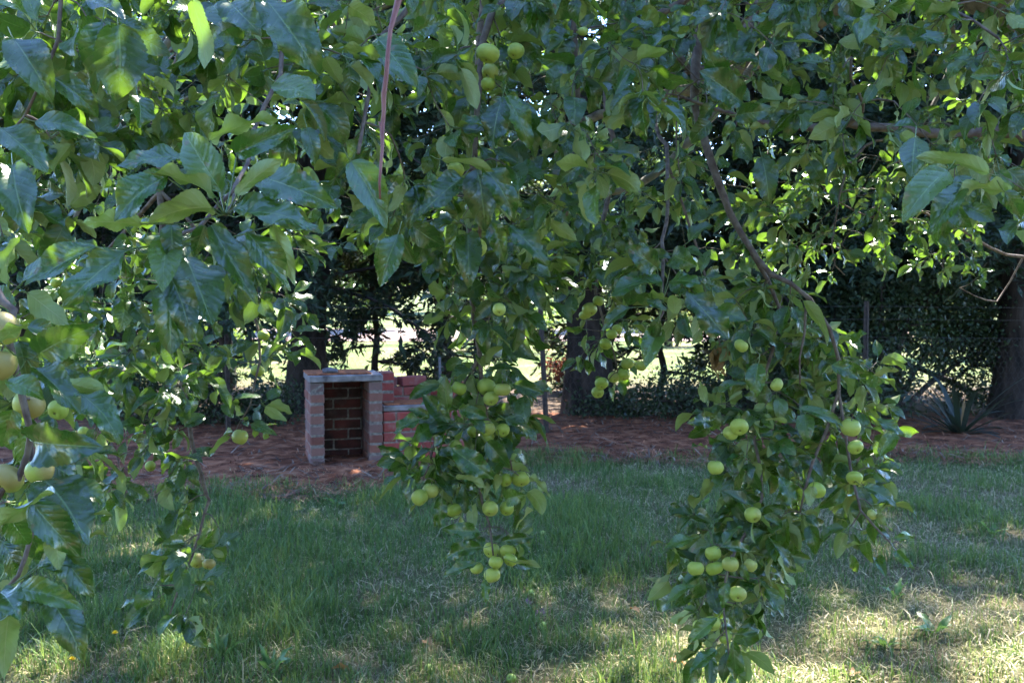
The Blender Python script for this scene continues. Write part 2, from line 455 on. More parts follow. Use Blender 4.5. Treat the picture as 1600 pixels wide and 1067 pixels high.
UP = np.array([0, 0, 1.0])
def rosette(lv, c, axis, n, L0, L1, droop=0.35, face=0.5, hd=False, clear=True, keep=None):
    axis = unit(axis)
    a = unit(np.cross(axis, rng.normal(size=3))); b = np.cross(axis, a)
    tocam = unit(CAM - c)
    off = rng.uniform(0, 6.28)
    for k in range(n):
        th = off + k * 2.4 + rng.normal() * 0.25
        phi = rng.uniform(0.65, 1.6) if k else rng.uniform(0.1, 0.5)
        d = axis * math.cos(phi) + (a * math.cos(th) + b * math.sin(th)) * math.sin(phi)
        d = unit(d - UP * droop * rng.uniform(0.3, 1.5) + rng.normal(size=3) * 0.12)
        L = rng.uniform(L0, L1) * rng.choice([1, 1, 1, 0.75, 0.55])
        nn = UP * rng.uniform(0.25, 1.1) + tocam * face * rng.uniform(-0.35, 1.5) + rng.normal(size=3) * 0.42
        pl = rng.uniform(0.012, 0.03) * L / 0.08
        base = c + d * pl + axis * rng.uniform(-0.5, 0.6) * 0.02
        if clear and not clear_of_apples(base, d, L): continue
        if keep is not None and not keep(base, d, L): continue
        lv.add(c + axis * rng.uniform(-0.6, 0.3) * 0.015, base, d, nn, L, rng.uniform(0.46, 0.66), rng.uniform(0.1, 1.5), rng.uniform(0.05, 0.85), rng.uniform(0.03, 0.15), rng.normal() * 0.6, rng.uniform(0, 6.28))

def in_poly(x, y, poly):
    ins = False; j = len(poly) - 1
    for i in range(len(poly)):
        xi, yi = poly[i]; xj, yj = poly[j]
        if (yi > y) != (yj > y) and x < (xj - xi) * (y - yi) / (yj - yi) + xi: ins = not ins
        j = i
    return ins

# ------------------------------------------------------------------ ground, mulch, drive
def gz(x, y):
    x = np.asarray(x, float); y = np.asarray(y, float)
    a = np.clip((7.0 - y) / 1.5, 0, 1) * np.clip((y + 3) / 2, 0, 1)
    return a * (0.018 * np.sin(x * 1.7 + 0.5) * np.sin(y * 1.3) + 0.012 * np.sin(x * 4.1 + y * 3.3))

def axis_pts(lo, hi, fine_lo, fine_hi, step):
    f = np.arange(fine_lo, fine_hi + step / 2, step)
    return np.concatenate([-np.geomspace(abs(lo), abs(fine_lo) + 0.4, 14), f, np.geomspace(fine_hi + 0.4, hi, 14)])

def sheet(name, xs, ys, mat, dz=0.0, edge=None):
    g = Geo()
    X, Y = np.meshgrid(xs, ys)
    Z = gz(X, Y) + dz
    if edge is not None: Y = edge(X, Y)
    V = np.stack([X, Y, Z], -1)
    nx, ny = len(xs), len(ys)
    i = np.arange(ny - 1)[:, None]; j = np.arange(nx - 1)[None]
    q = np.stack([i * nx + j, i * nx + j + 1, (i + 1) * nx + j + 1, (i + 1) * nx + j], -1).reshape(-1, 4)
    g.add(V, q)
    return tag(g.obj(name, mat), kind='structure')

def ground_material():
    m, nt, out = new_mat('lawn_soil')
    n1 = noise_tex(nt, 1.1, 5); n2 = noise_tex(nt, 30, 5, 0.7)
    green = mixc(nt, n2, (0.035, 0.055, 0.018), (0.09, 0.11, 0.035))
    straw = mixc(nt, n2, (0.06, 0.05, 0.028), (0.17, 0.135, 0.075))
    f = N(nt, 'ShaderNodeMapRange'); nt.links.new(n1, f.inputs[0]); f.inputs[1].default_value = 0.4; f.inputs[2].default_value = 0.6
    near = mixc(nt, f.outputs[0], green, straw)
    tc = N(nt, 'ShaderNodeTexCoord'); sx = N(nt, 'ShaderNodeSeparateXYZ'); nt.links.new(tc.outputs['Object'], sx.inputs[0])
    far = N(nt, 'ShaderNodeMapRange'); nt.links.new(mth(nt, 'ADD', sx.outputs[1], mth(nt, 'MULTIPLY', n1, 3)), far.inputs[0]); far.inputs[1].default_value = 15; far.inputs[2].default_value = 17.5
    dirt = mixc(nt, n2, (0.05, 0.035, 0.025), (0.13, 0.09, 0.06))
    d1 = N(nt, 'ShaderNodeMapRange'); nt.links.new(sx.outputs[1], d1.inputs[0]); d1.inputs[1].default_value = 9; d1.inputs[2].default_value = 10.5
    mid = mixc(nt, d1.outputs[0], near, dirt)
    n3 = noise_tex(nt, 0.6, 6, 0.7)
    dry = ramp(nt, n3, [(0.35, (0.035, 0.07, 0.015)), (0.5, (0.10, 0.13, 0.035)), (0.65, (0.18, 0.15, 0.08))])
    col = mixc(nt, far.outputs[0], mid, dry)
    bp = N(nt, 'ShaderNodeBump'); bp.inputs['Strength'].default_value = 0.8; bp.inputs['Distance'].default_value = 0.02
    nt.links.new(n2, bp.inputs['Height'])
    pr = N(nt, 'ShaderNodeBsdfPrincipled'); pr.inputs['Roughness'].default_value = 0.95; pr.inputs['Specular IOR Level'].default_value = 0.1
    nt.links.new(col, pr.inputs['Base Color']); nt.links.new(bp.outputs[0], pr.inputs['Normal']); nt.links.new(pr.outputs[0], out.inputs[0])
    return m
xs = np.concatenate([-np.geomspace(300, 7, 12), np.arange(-6.5, 6.6, 0.12), np.geomspace(7, 300, 12)])
ys = np.concatenate([-np.geomspace(120, 4, 8), np.arange(-3.5, 12.1, 0.12), np.geomspace(12.6, 420, 16)])
sheet('ground', xs, ys, ground_material())
M_mulch = simple_mat('needle_mulch', (0.040, 0.015, 0.008), (0.15, 0.052, 0.025), 9, 0.95, 1.0, 0.03, detail=9, c3=(0.32, 0.14, 0.072), spec=0.1)
def mulch_front(x): return 6.75 + 1.35 / (1 + np.exp(-(np.asarray(x) + 0.7) * 3.2)) + 0.12 * np.sin(np.asarray(x) * 2.3) + 0.08 * np.sin(np.asarray(x) * 6.1 + 1)
def medge(X, Y):
    f = mulch_front(X); k = (Y - 7.5) / 3.7
    return f + k * (11.2 - f)
mx = np.arange(-8, 8.1, 0.1); my = np.linspace(7.5, 11.2, 30)
def mulch_sheet():
    g = Geo(); X, Y = np.meshgrid(mx, my); Y = medge(X, Y)
    k = (np.linspace(0, 1, 30))[:, None]
    h = 0.006 + 0.03 * np.sin(np.clip(k * 5, 0, 1) * math.pi / 2) * np.sin(np.clip((1 - k) * 5, 0, 1) * math.pi / 2)
    Z = h + rng.uniform(0, 0.014, X.shape) * (h > 0.02)
    nx, ny = X.shape[1], X.shape[0]
    i = np.arange(ny - 1)[:, None]; j = np.arange(nx - 1)[None]
    q = np.stack([i * nx + j, i * nx + j + 1, (i + 1) * nx + j + 1, (i + 1) * nx + j], -1).reshape(-1, 4)
    g.add(np.stack([X, Y, Z], -1), q)
    return tag(g.obj('mulch_bed', M_mulch), kind='structure')
mulch_sheet()
M_drive = simple_mat('pink_gravel', (0.16, 0.11, 0.09), (0.28, 0.2, 0.17), 6, 0.95, 0.3, 0.01, spec=0.1)
sheet('gravel_drive', np.linspace(-60, 60, 20), np.linspace(26, 34, 5), M_drive, 0.02)

# fallen needles and twigs strewn over the mulch
def strips(n, xf, yf, zf, L0, L1, w, mat, name, label, cat, tilt=0.35, cols=1):
    g = Geo()
    x = xf(n); y = yf(n, x); z = zf(x, y)
    a = rng.uniform(0, 2 * math.pi, n); L = rng.uniform(L0, L1, n); t = rng.uniform(-tilt, tilt, n)
    d = np.stack([np.cos(a) * np.cos(t), np.sin(a) * np.cos(t), np.sin(t)], 1)
    s = np.stack([-np.sin(a), np.cos(a), np.zeros(n)], 1) * (w * rng.uniform(0.6, 1.3, n))[:, None]
    P = np.stack([x, y, z], 1)
    m = P + d * (L / 2)[:, None] + np.array([0, 0, 1]) * (L * 0.08)[:, None]; e = P + d * L[:, None]
    V = np.stack([P - s, P + s, m - s, m + s, e], 1).reshape(-1, 3)
    b = np.arange(n)[:, None] * 5
    g.add(V, b + np.array([[0, 1, 3, 2]])); g.f.append(b + np.array([[2, 3, 4]])); g.m.append(np.zeros(n, int)); g.sm.append(np.ones(n, bool))
    o = g.obj(name, mat)
    return tag(o, label, cat, kind='stuff')
M_litter = simple_mat('needle_litter', (0.09, 0.032, 0.018), (0.42, 0.19, 0.10), 3, 0.9, 0, island=0.5, spec=0.15)
strips(52000, lambda n: rng.uniform(-6, 6, n), lambda n, x: mulch_front(x) - 0.35 + rng.beta(1.1, 1.6, n) * 3.6, lambda x, y: 0.012 + rng.uniform(0, 0.03, len(x)), 0.03, 0.11, 0.003, M_litter, 'needle_litter', 'reddish brown fallen pine needles strewn over the mulch bed', 'needle litter')

strips(2600, lambda n: rng.uniform(-5.5, 5.5, n), lambda n, x: mulch_front(x) - 0.3 + rng.beta(1.0, 1.5, n) * 3.4, lambda x, y: 0.02 + rng.uniform(0, 0.03, len(x)), 0.08, 0.34, 0.0055, simple_mat('fallen_twig', (0.05, 0.035, 0.028), (0.24, 0.17, 0.12), 4, 0.9, 0, island=0.5, spec=0.15), 'fallen_twigs', 'dark fallen twigs and bark slivers scattered over the mulch', 'twigs', tilt=0.12)
# ------------------------------------------------------------------ grass
def grass():
    m, nt, out = new_mat('grass_blade')
    geo = N(nt, 'ShaderNodeNewGeometry')
    uvn = N(nt, 'ShaderNodeUVMap'); sx = N(nt, 'ShaderNodeSeparateXYZ'); nt.links.new(uvn.outputs[0], sx.inputs[0])
    col = ramp(nt, sx.outputs[0], [(0.0, (0.035, 0.092, 0.022)), (0.4, (0.075, 0.16, 0.036)), (0.62, (0.15, 0.22, 0.05)), (0.72, (0.26, 0.22, 0.12)), (1.0, (0.46, 0.38, 0.25))])
    pr = N(nt, 'ShaderNodeBsdfPrincipled'); pr.inputs['Roughness'].default_value = 0.5; pr.inputs['Specular IOR Level'].default_value = 0.35
    nt.links.new(col, pr.inputs['Base Color'])
    tr = N(nt, 'ShaderNodeBsdfTranslucent'); nt.links.new(mixc(nt, 0.5, col, (0.26, 0.33, 0.07)), tr.inputs[0])
    mx_ = N(nt, 'ShaderNodeMixShader'); mx_.inputs[0].default_value = 0.38
    nt.links.new(pr.outputs[0], mx_.inputs[1]); nt.links.new(tr.outputs[0], mx_.inputs[2]); nt.links.new(mx_.outputs[0], out.inputs[0])
    n = 230000
    y = 2.6 + (rng.uniform(0, 1, n) ** 1.15) * 6.4
    x = rng.uniform(-1, 1, n) * (y * 0.56 + 0.7)
    # clumps
    cl = np.array([mnoise.noise((float(a) * 1.3, float(b) * 1.3, 3.0)) + 0.6 * mnoise.noise((float(a) * 5, float(b) * 5, 9.0)) for a, b in zip(x, y)])
    left = np.clip((0.6 - x) * 0.28, -0.4, 0.55) + np.clip((y - 4.4) * 0.25, -0.35, 0.3)
    front = mulch_front(x)
    keep = (rng.uniform(0, 1, n) < np.clip(0.72 + cl * 0.6 + left * 0.3, 0.4, 1)) & (rng.uniform(0, 1, n) < np.clip((front + 0.3 + cl * 0.55 - y) / 0.7, 0, 1))
    x, y, cl, left = x[keep], y[keep], cl[keep], left[keep]; n = len(x)
    z = gz(x, y) - 0.003
    dry = rng.uniform(0, 1, n) < np.clip(0.38 - left * 0.4 - cl * 0.35, 0.14, 0.8)
    shade = np.where(dry, rng.uniform(0.68, 1, n), np.clip(rng.uniform(0, 0.62, n) + cl * 0.15, 0, 0.62))
    H = np.where(dry, rng.uniform(0.02, 0.06, n), rng.uniform(0.03, 0.085, n) * (1 + np.clip(cl + left * 0.3, -0.3, 0.8)))
    tall = rng.uniform(0, 1, n) < 0.012; H = np.where(tall, H + rng.uniform(0.05, 0.12, n), H)
    a = rng.uniform(0, 2 * math.pi, n)
    w = rng.uniform(0.0011, 0.0028, n) * np.where(tall, 1.3, 1)
    lean = rng.uniform(0.1, 0.9, n) + dry * rng.uniform(0, 1.3, n)
    d = np.stack([np.cos(a), np.sin(a), np.zeros(n)], 1); s = np.stack([-np.sin(a), np.cos(a), np.zeros(n)], 1) * w[:, None]
    P = np.stack([x, y, z], 1)
    def pt(k, ww):
        q = P + d * (np.sin(lean * k) * H * k)[:, None] + UP * (np.cos(lean * k) * H * k)[:, None]
        return q - s * ww, q + s * ww
    r0, r1 = pt(0, 1), pt(0.4, 0.95); r2 = pt(0.75, 0.62); tip = pt(1.0, 0)[0]
    V = np.stack([r0[0], r0[1], r1[0], r1[1], r2[0], r2[1], tip], 1).reshape(-1, 3)
    uv = np.repeat(np.stack([shade, np.zeros(n)], 1), 7, 0)
    b = np.arange(n)[:, None] * 7
    g = Geo()
    g.add(V, np.concatenate([b + np.array([[0, 1, 3, 2]]), b + np.array([[2, 3, 5, 4]])]), 0, uv)
    g.f.append(b + np.array([[4, 5, 6]])); g.m.append(np.zeros(n, int)); g.sm.append(np.ones(n, bool))
    tag(g.obj('grass', m), 'shaggy green and straw coloured grass of the orchard floor', 'grass', kind='stuff')
grass()

strips(42000, lambda n: rng.uniform(-4.5, 4.5, n), lambda n, x: rng.uniform(2.8, 7.9, n), lambda x, y: gz(x, y) + rng.uniform(0.004, 0.03, len(x)), 0.02, 0.08, 0.0013, simple_mat('dry_thatch', (0.20, 0.16, 0.08), (0.52, 0.44, 0.24), 3, 0.9, 0, island=0.4, spec=0.2), 'thatch', 'dry straw and clippings lying between the grass blades', 'thatch', tilt=0.5)
# ------------------------------------------------------------------ brick barbecue
PILLAR = [(0.0, (0.17, 0.06, 0.045)), (0.25, (0.25, 0.10, 0.07)), (0.45, (0.21, 0.125, 0.11)), (0.7, (0.15, 0.10, 0.095)), (1.0, (0.28, 0.12, 0.085))]
WING = [(0.0, (0.22, 0.035, 0.03)), (0.3, (0.32, 0.055, 0.045)), (0.6, (0.26, 0.06, 0.05)), (0.8, (0.19, 0.075, 0.07)), (1.0, (0.3, 0.09, 0.065))]
def brick_material(name='old_brick', soot=0.0, tones=WING):
    m, nt, out = new_mat(name)
    geo = N(nt, 'ShaderNodeNewGeometry')
    c = ramp(nt, geo.outputs['Random Per Island'], tones)
    nz = noise_tex(nt, 26, 6, 0.65)
    c = mixc(nt, mth(nt, 'MULTIPLY', nz, 0.55), c, (0.07, 0.05, 0.045))
    n2 = noise_tex(nt, 7, 4)
    f = N(nt, 'ShaderNodeMapRange'); nt.links.new(n2, f.inputs[0]); f.inputs[1].default_value = 0.58; f.inputs[2].default_value = 0.72
    c = mixc(nt, mth(nt, 'MULTIPLY', f.outputs[0], 0.35), c, (0.34, 0.3, 0.27))
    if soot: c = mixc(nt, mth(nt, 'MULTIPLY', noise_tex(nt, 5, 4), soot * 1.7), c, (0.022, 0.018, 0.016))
    bp = N(nt, 'ShaderNodeBump'); bp.inputs['Strength'].default_value = 0.9; bp.inputs['Distance'].default_value = 0.008
    nt.links.new(nz, bp.inputs['Height'])
    pr = N(nt, 'ShaderNodeBsdfPrincipled'); pr.inputs['Roughness'].default_value = 0.9; pr.inputs['Specular IOR Level'].default_value = 0.2
    nt.links.new(c, pr.inputs['Base Color']); nt.links.new(bp.outputs[0], pr.inputs['Normal']); nt.links.new(pr.outputs[0], out.inputs[0])
    return m
M_brick = brick_material()
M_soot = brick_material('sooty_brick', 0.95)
M_pillar = brick_material('pillar_brick', 0.0, PILLAR)
M_mortar = simple_mat('mortar', (0.10, 0.085, 0.075), (0.24, 0.21, 0.18), 40, 0.95, 0.8, 0.004)
M_conc = simple_mat('concrete_slab', (0.07, 0.06, 0.06), (0.17, 0.155, 0.15), 13, 0.9, 0.9, 0.006, detail=9, c3=(0.28, 0.25, 0.245))
M_rust = simple_mat('rusty_plate', (0.12, 0.035, 0.015), (0.32, 0.11, 0.04), 30, 0.85, 0.6, 0.003, detail=8)
M_stone = simple_mat('dark_stone', (0.04, 0.04, 0.045), (0.12, 0.11, 0.12), 18, 0.85, 0.8, 0.006)
BC, BL, BH, BW = 0.0835, 0.23, 0.0735, 0.11      # course, brick length, height, width
def wall_bricks(g, x0, x1, y0, y1, z0, courses, along='x', start=0, ragged=0.0):
    """mortar core with bricks standing 4 mm proud; the bricks run along x or y"""
    top = z0 + courses * BC
    lo, hi = (x0, x1) if along == 'x' else (y0, y1)
    box(g, ((x0 + x1) / 2, (y0 + y1) / 2, (z0 + top) / 2 - 0.002), (x1 - x0 - 0.012, y1 - y0 - 0.012, top - z0 - 0.006), 1)
    for k in range(courses):
        z = z0 + k * BC + BC / 2
        p = lo - (0.12 if (k + start) % 2 else 0.0)
        while p < hi - 0.02:
            a, b = max(p, lo), min(p + BL, hi)
            if b - a > 0.035 and not (ragged and k == courses - 1 and rng.uniform() < ragged):
                L = b - a - 0.010
                j = rng.uniform(-0.0022, 0.0022, 2)
                if along == 'x': box(g, ((a + b) / 2, (y0 + y1) / 2 + j[0], z + j[1]), (L, y1 - y0, BH), 0, bev=0.007, jit=0.0012)
                else: box(g, ((x0 + x1) / 2 + j[0], (a + b) / 2, z + j[1]), (x1 - x0, L, BH), 0, bev=0.007, jit=0.0012)
            p += BL + 0.0
def barbecue():
    o = empty('brick_barbecue'); tag(o, 'old red brick barbecue with tall open niche and lower hotplate counter', 'barbecue')
    D = 0.46
    g = Geo(); wall_bricks(g, 0.0, 0.11, 0.0, D, 0, 8, 'y')
    o1 = g.obj('niche_wall', [M_pillar, M_mortar], o)
    g = Geo(); wall_bricks(g, 0.46, 0.57, 0.0, D, 0, 8, 'y', 1)
    g.obj('niche_wall', [M_pillar, M_mortar], o)
    g = Geo(); wall_bricks(g, 0.112, 0.458, D - 0.11, D - 0.002, 0, 8, 'x')
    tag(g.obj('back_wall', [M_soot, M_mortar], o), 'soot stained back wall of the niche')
    g = Geo(); box(g, (0.283, 0.225, 8 * BC + 0.028), (0.58, 0.462, 0.052), 0, bev=0.006)
    g.obj('lintel_slab', M_conc, o)
    g = Geo(); box(g, (0.24, 0.25, 8 * BC + 0.0605), (0.50, 0.40, 0.012), 0, bev=0.002)
    g.obj('rusty_sheet', M_rust, o)
    # lower counter on the right
    g = Geo(); wall_bricks(g, 0.574, 1.28, 0.03, 0.14, 0, 5, 'x', 1)
    g.obj('counter_wall', [M_brick, M_mortar], o)
    g = Geo(); wall_bricks(g, 1.17, 1.28, 0.143, D, 0, 5, 'y', 0)
    g.obj('counter_wall', [M_brick, M_mortar], o)
    g = Geo(); box(g, (0.925, 0.20, 5 * BC + 0.024), (0.69, 0.335, 0.042), 0, bev=0.005)
    g.obj('counter_slab', M_conc, o)
    g = Geo(); box(g, (0.86, 0.22, 5 * BC + 0.051), (0.52, 0.28, 0.010), 0, bev=0.002)
    g.obj('hotplate', M_rust, o)
    g = Geo(); wall_bricks(g, 0.574, 1.28, D - 0.09, D + 0.02, 0, 7, 'x', 0)
    wall_bricks(g, 0.574, 0.76, D - 0.088, D + 0.018, 7 * BC, 1, 'x', 1)
    g.obj('rear_wall', [M_brick, M_mortar], o)
    g = Geo(); wall_bricks(g, 1.17, 1.278, 0.16, D - 0.095, 5 * BC + 0.057, 2, 'y', 1)
    g.obj('side_wall', [M_brick, M_mortar], o)
    g = Geo(); wall_bricks(g, 0.575, 0.70, 0.20, D - 0.095, 5 * BC + 0.057, 3, 'y', 1)
    g.obj('side_wall', [M_brick, M_mortar], o)
    x, y, _ = at(483, 733, 7.72)
    o.location = (x, 7.72, 0.008); o.rotation_euler = (0, 0, R(17))
    return o
bbq = barbecue()
def rock(name, loc, s, mat, seed, label, cat):
    g = Geo(); nu, nv = 16, 10
    V = []
    for i in range(nv + 1):
        for j in range(nu):
            th = math.pi * i / nv; ph = 2 * math.pi * j / nu
            p = Vector((math.sin(th) * math.cos(ph), math.sin(th) * math.sin(ph), math.cos(th)))
            r = 1 + 0.25 * mnoise.noise(p * 1.6 + Vector((seed, 0, 0))) + 0.08 * mnoise.noise(p * 5 + Vector((seed, 3, 0)))
            V.append((p.x * s[0] * r, p.y * s[1] * r, p.z * s[2] * r))
    i = np.arange(nv)[:, None]; j = np.arange(nu)[None]
    q = np.stack([i * nu + j, (i + 1) * nu + j, (i + 1) * nu + (j + 1) % nu, i * nu + (j + 1) % nu], -1).reshape(-1, 4)
    g.add(np.array(V), q)
    o = g.obj(name, mat); o.location = loc
    return tag(o, label, cat)
mw = Matrix.Translation(bbq.location) @ Matrix.Rotation(R(17), 4, 'Z')
rock('stone', mw @ Vector((0.17, 0.13, 8 * BC + 0.082)), (0.065, 0.045, 0.026), M_stone, 1, 'dark flat stone lying on the rusty top of the barbecue', 'stone')
g = Geo()
box(g, (0, 0, 0), (0.23, 0.11, 0.076), 0, bev=0.005)
lb = g.obj('loose_brick', M_brick); lb.location = mw @ Vector((0.89, 0.44, 7 * BC + 0.040)); lb.rotation_euler = (0, 0, R(35))
tag(lb, 'loose brick left lying on the low back wall of the barbecue', 'brick')

# ------------------------------------------------------------------ fence
def fence():
    o = empty('wire_fence'); tag(o, 'wire netting fence on dark steel posts behind the barbecue', 'fence')
    M_steel = simple_mat('dark_steel', (0.02, 0.016, 0.014), (0.07, 0.05, 0.04), 30, 0.8, 0.4, 0.002, spec=0.4)
    M_wire = simple_mat('grey_wire', (0.05, 0.05, 0.05), (0.12, 0.11, 0.10), 30, 0.6, 0.1, 0.001, metal=0.4)
    Y = 9.4
    for x in (-5.7, -2.7, 0.33, 3.35, 6.3):
        g = Geo()
        for k in range(3):                                 # star picket: three fins
            a = k * 2.094 + 0.5
            c = np.array([x + math.cos(a) * 0.012, Y + math.sin(a) * 0.012, 0.62])
            box(g, c, (0.030, 0.006, 1.34), 0, rz=0)
            V = g.v[-1]; V -= c; r = np.array([[math.cos(a), -math.sin(a)], [math.sin(a), math.cos(a)]]); V[:, :2] = V[:, :2] @ r.T; V += c
        if abs(x - 0.33) < 0.01:
            for v in g.v: v[:, 0] -= (v[:, 2]) * 0.05
        g.obj('post', M_steel, o)
    for z in (0.95, 1.12, 1.24):
        g = Geo(); xs_ = np.linspace(-6, 6.6, 43)
        tube(g, np.stack([xs_, np.full(43, Y - 0.015), z - 0.012 * np.sin((xs_ - 0.33) / 3.02 * math.pi) ** 2], 1), 0.0016, 4)
        g.obj('strand', M_wire, o)
    g = Geo(); cw, ch = 0.055, 0.05
    segs = []
    for r_ in range(18):
        for c_ in range(220):
            x0 = -5.8 + c_ * cw + (r_ % 2) * cw / 2; z0 = 0.03 + r_ * ch
            segs += [((x0, z0), (x0, z0 + ch * 0.4)), ((x0, z0 + ch * 0.4), (x0 + cw / 2, z0 + ch)), ((x0, z0 + ch * 0.4), (x0 - cw / 2, z0 + ch))]
    S = np.array(segs); n = len(S); d = S[:, 1] - S[:, 0]; pn = np.stack([-d[:, 1], d[:, 0]], 1) / np.linalg.norm(d, axis=1)[:, None] * 0.0006
    def p3(q, yy): return np.stack([q[:, 0], np.full(n, Y - 0.02 + yy) + 0.02 * np.sin(q[:, 0] * 3) * np.sin(q[:, 1] * 4), q[:, 1]], 1)
    V = np.stack([p3(S[:, 0] - pn, 0), p3(S[:, 0] + pn, 0), p3(S[:, 0], 0.0012), p3(S[:, 1] - pn, 0), p3(S[:, 1] + pn, 0), p3(S[:, 1], 0.0012)], 1).reshape(-1, 3)
    b = np.arange(n)[:, None] * 6
    g.add(V, np.concatenate([b + np.array([[0, 1, 4, 3]]), b + np.array([[1, 2, 5, 4]]), b + np.array([[2, 0, 3, 5]])]))
    g.obj('netting', M_wire, o)
fence()
# slim grey stake beside the barbecue
g = Geo(); x, y, z = at(688, 640, 8.3)
tube(g, [(x, y, 0), (x + .003, y, 0.5), (x - .004, y, 0.84)], [0.011, 0.011, 0.010], 8); tube(g, [(x - .03, y, .76), (x + .03, y, .76)], 0.005, 6)
tag(g.obj('garden_stake', simple_mat('weathered_stake', (0.05, 0.045, 0.045), (0.13, 0.12, 0.115), 40, 0.85)), 'slim grey metal stake standing upright beside the brick barbecue', 'stake')

# ------------------------------------------------------------------ background trees
def quads(g, P, D, Nn, L, W, mat=0, tipw=0.15):
    """leaf-shaped faces, two quads each, vectorised"""
    n = len(P); D = unit(D); Nn = unit(Nn - D * np.sum(Nn * D, 1, keepdims=True)); B = np.cross(D, Nn)
    L = np.broadcast_to(L, (n,))[:, None]; W = np.broadcast_to(W, (n,))[:, None]
    m = P + D * L * 0.45
    V = np.stack([P, m - B * W / 2, P + D * L, m + B * W / 2], 1).reshape(-1, 3)
    g.add(V, np.arange(n)[:, None] * 4 + np.array([[0, 1, 2, 3]]), mat)

def pine(name, x, y, h, r0, tr, label, seed, low=0.9, lean=(0, 0), trunks=1, dens=1.0, group=None, fine=True, shape=0.42):
    rs = np.random.default_rng(seed)
    o = empty(name, (x, y, 0)); tag(o, label, 'tree', group)
    g = Geo()
    base = []
    for t in range(trunks):
        k = 12; zz = np.linspace(-0.1, h * 0.97, k)
        off = (t - (trunks - 1) / 2) * 0.5
        px = lean[0] * zz / h + off * (zz / h) ** 0.6 * (1 if trunks > 1 else 0) + rs.normal(0, 0.03, k); py = lean[1] * zz / h + rs.normal(0, 0.03, k)
        px[0] = px[1]; py[0] = py[1]
        P = np.stack([px, py, zz], 1); rad = tr * (1 - zz / h * 0.9) * (0.75 if trunks > 1 else 1); rad[0] *= 1.5
        P2 = smooth_path(np.concatenate([P, rad[:, None]], 1), 0.25)
        tube(g, P2[:, :3], np.abs(P2[:, 3]) + 0.005, 12, 0, 0.07)
        base.append(P)
    g.obj('trunk', M_pine_bark, o)
    gb = Geo(); gc = Geo()
    nb = int(h * 12 * dens)
    PP, DD, NN_, LL = [], [], [], []
    for i in range(nb):
        T = base[rs.integers(len(base))]
        z = low + (h - low) * (i / nb) ** 0.9
        c = np.array([np.interp(z, T[:, 2], T[:, 0]), np.interp(z, T[:, 2], T[:, 1]), z])
        a = rs.uniform(0, 6.28); L = (r0 * (1 - z / h) ** shape + 0.25) * rs.uniform(0.6, 1.1)
        out_ = np.array([math.cos(a), math.sin(a), 0])
        s = np.linspace(0, 1, 8)
        pts = c + out_ * (s * L)[:, None] + UP * (s * L * rs.uniform(-0.1, 0.3) - s ** 2 * L * rs.uniform(0.15, 0.5))[:, None] + rs.normal(0, 0.02, (8, 3)) * s[:, None]
        tube(gb, pts, 0.02 * (1 - s * 0.85) * (0.5 + L / 3) + 0.002, 5)
        ns_ = int(L * 11) + 4
        for k in range(ns_):
            u = rs.uniform(0.2, 1.0); p = c * 0 + np.array([np.interp(u, s, pts[:, q]) for q in range(3)])
            sd = np.array([-out_[1], out_[0], 0]) * rs.choice([-1, 1])
            d2 = unit(out_ * rs.uniform(0.3, 1) + sd * rs.uniform(0.4, 1.2) - UP * rs.uniform(0, 0.7))
            l2 = L * 0.28 * rs.uniform(0.5, 1.2) + 0.08
            m = int(22 * (l2 / 0.5) * (1 if fine else 0.5)) + 5
            w = rs.uniform(0, 1, m)
            q = p + d2 * (w * l2)[:, None] - UP * (w ** 2 * l2 * 0.25)[:, None]
            dd = unit(d2 * 0.8 + rs.normal(0, 0.55, (m, 3)))
            PP.append(q); DD.append(dd); NN_.append(rs.normal(0, 1, (m, 3)) + UP); LL.append(rs.uniform(0.06, 0.15, m) * (1 if fine else 1.6))
            if k % 3 == 0: tube(gb, [p, p + d2 * l2 * 0.5 - UP * l2 * 0.06, p + d2 * l2 - UP * l2 * 0.25], [0.005, 0.004, 0.002], 3)
    gb.obj('branches', M_pine_bark, o)
    LL = np.concatenate(LL)
    quads(gc, np.concatenate(PP), np.concatenate(DD), np.concatenate(NN_), LL, LL * 0.3)
    gc.obj('crown', M_needles, o)
    return o

def bg(px, y): return (px - 800) / FPX * y
pine('pine_tree', bg(492, 11.2), 11.2, 10.8, 2.4, 0.2, 'dark straight trunked conifer rising behind the brick barbecue', 3, low=1.4, dens=1.2)
pine('pine_tree', bg(930, 10.9), 10.9, 10.8, 2.3, 0.2, 'twin stemmed conifer behind the netting beside the leaning steel post', 5, low=1.75, trunks=2, lean=(-0.9, 0.1), dens=1.1)
pine('pine_tree', bg(1165, 11.8), 11.8, 11.6, 2.4, 0.15, 'slender dark conifer between the twin stemmed one and the bush', 8, low=1.3, dens=1.1)
pine('pine_tree', bg(1585, 10.6), 10.6, 7.9, 2.1, 0.21, 'thick trunked dark conifer beside the flax plant', 12, low=1.5, dens=1.3)
pine('pine_tree', bg(180, 11.8), 11.8, 9.8, 2.5, 0.16, 'dark conifer furthest from the flax, glimpsed through the hanging leaves', 21, low=1.5, dens=1.2)
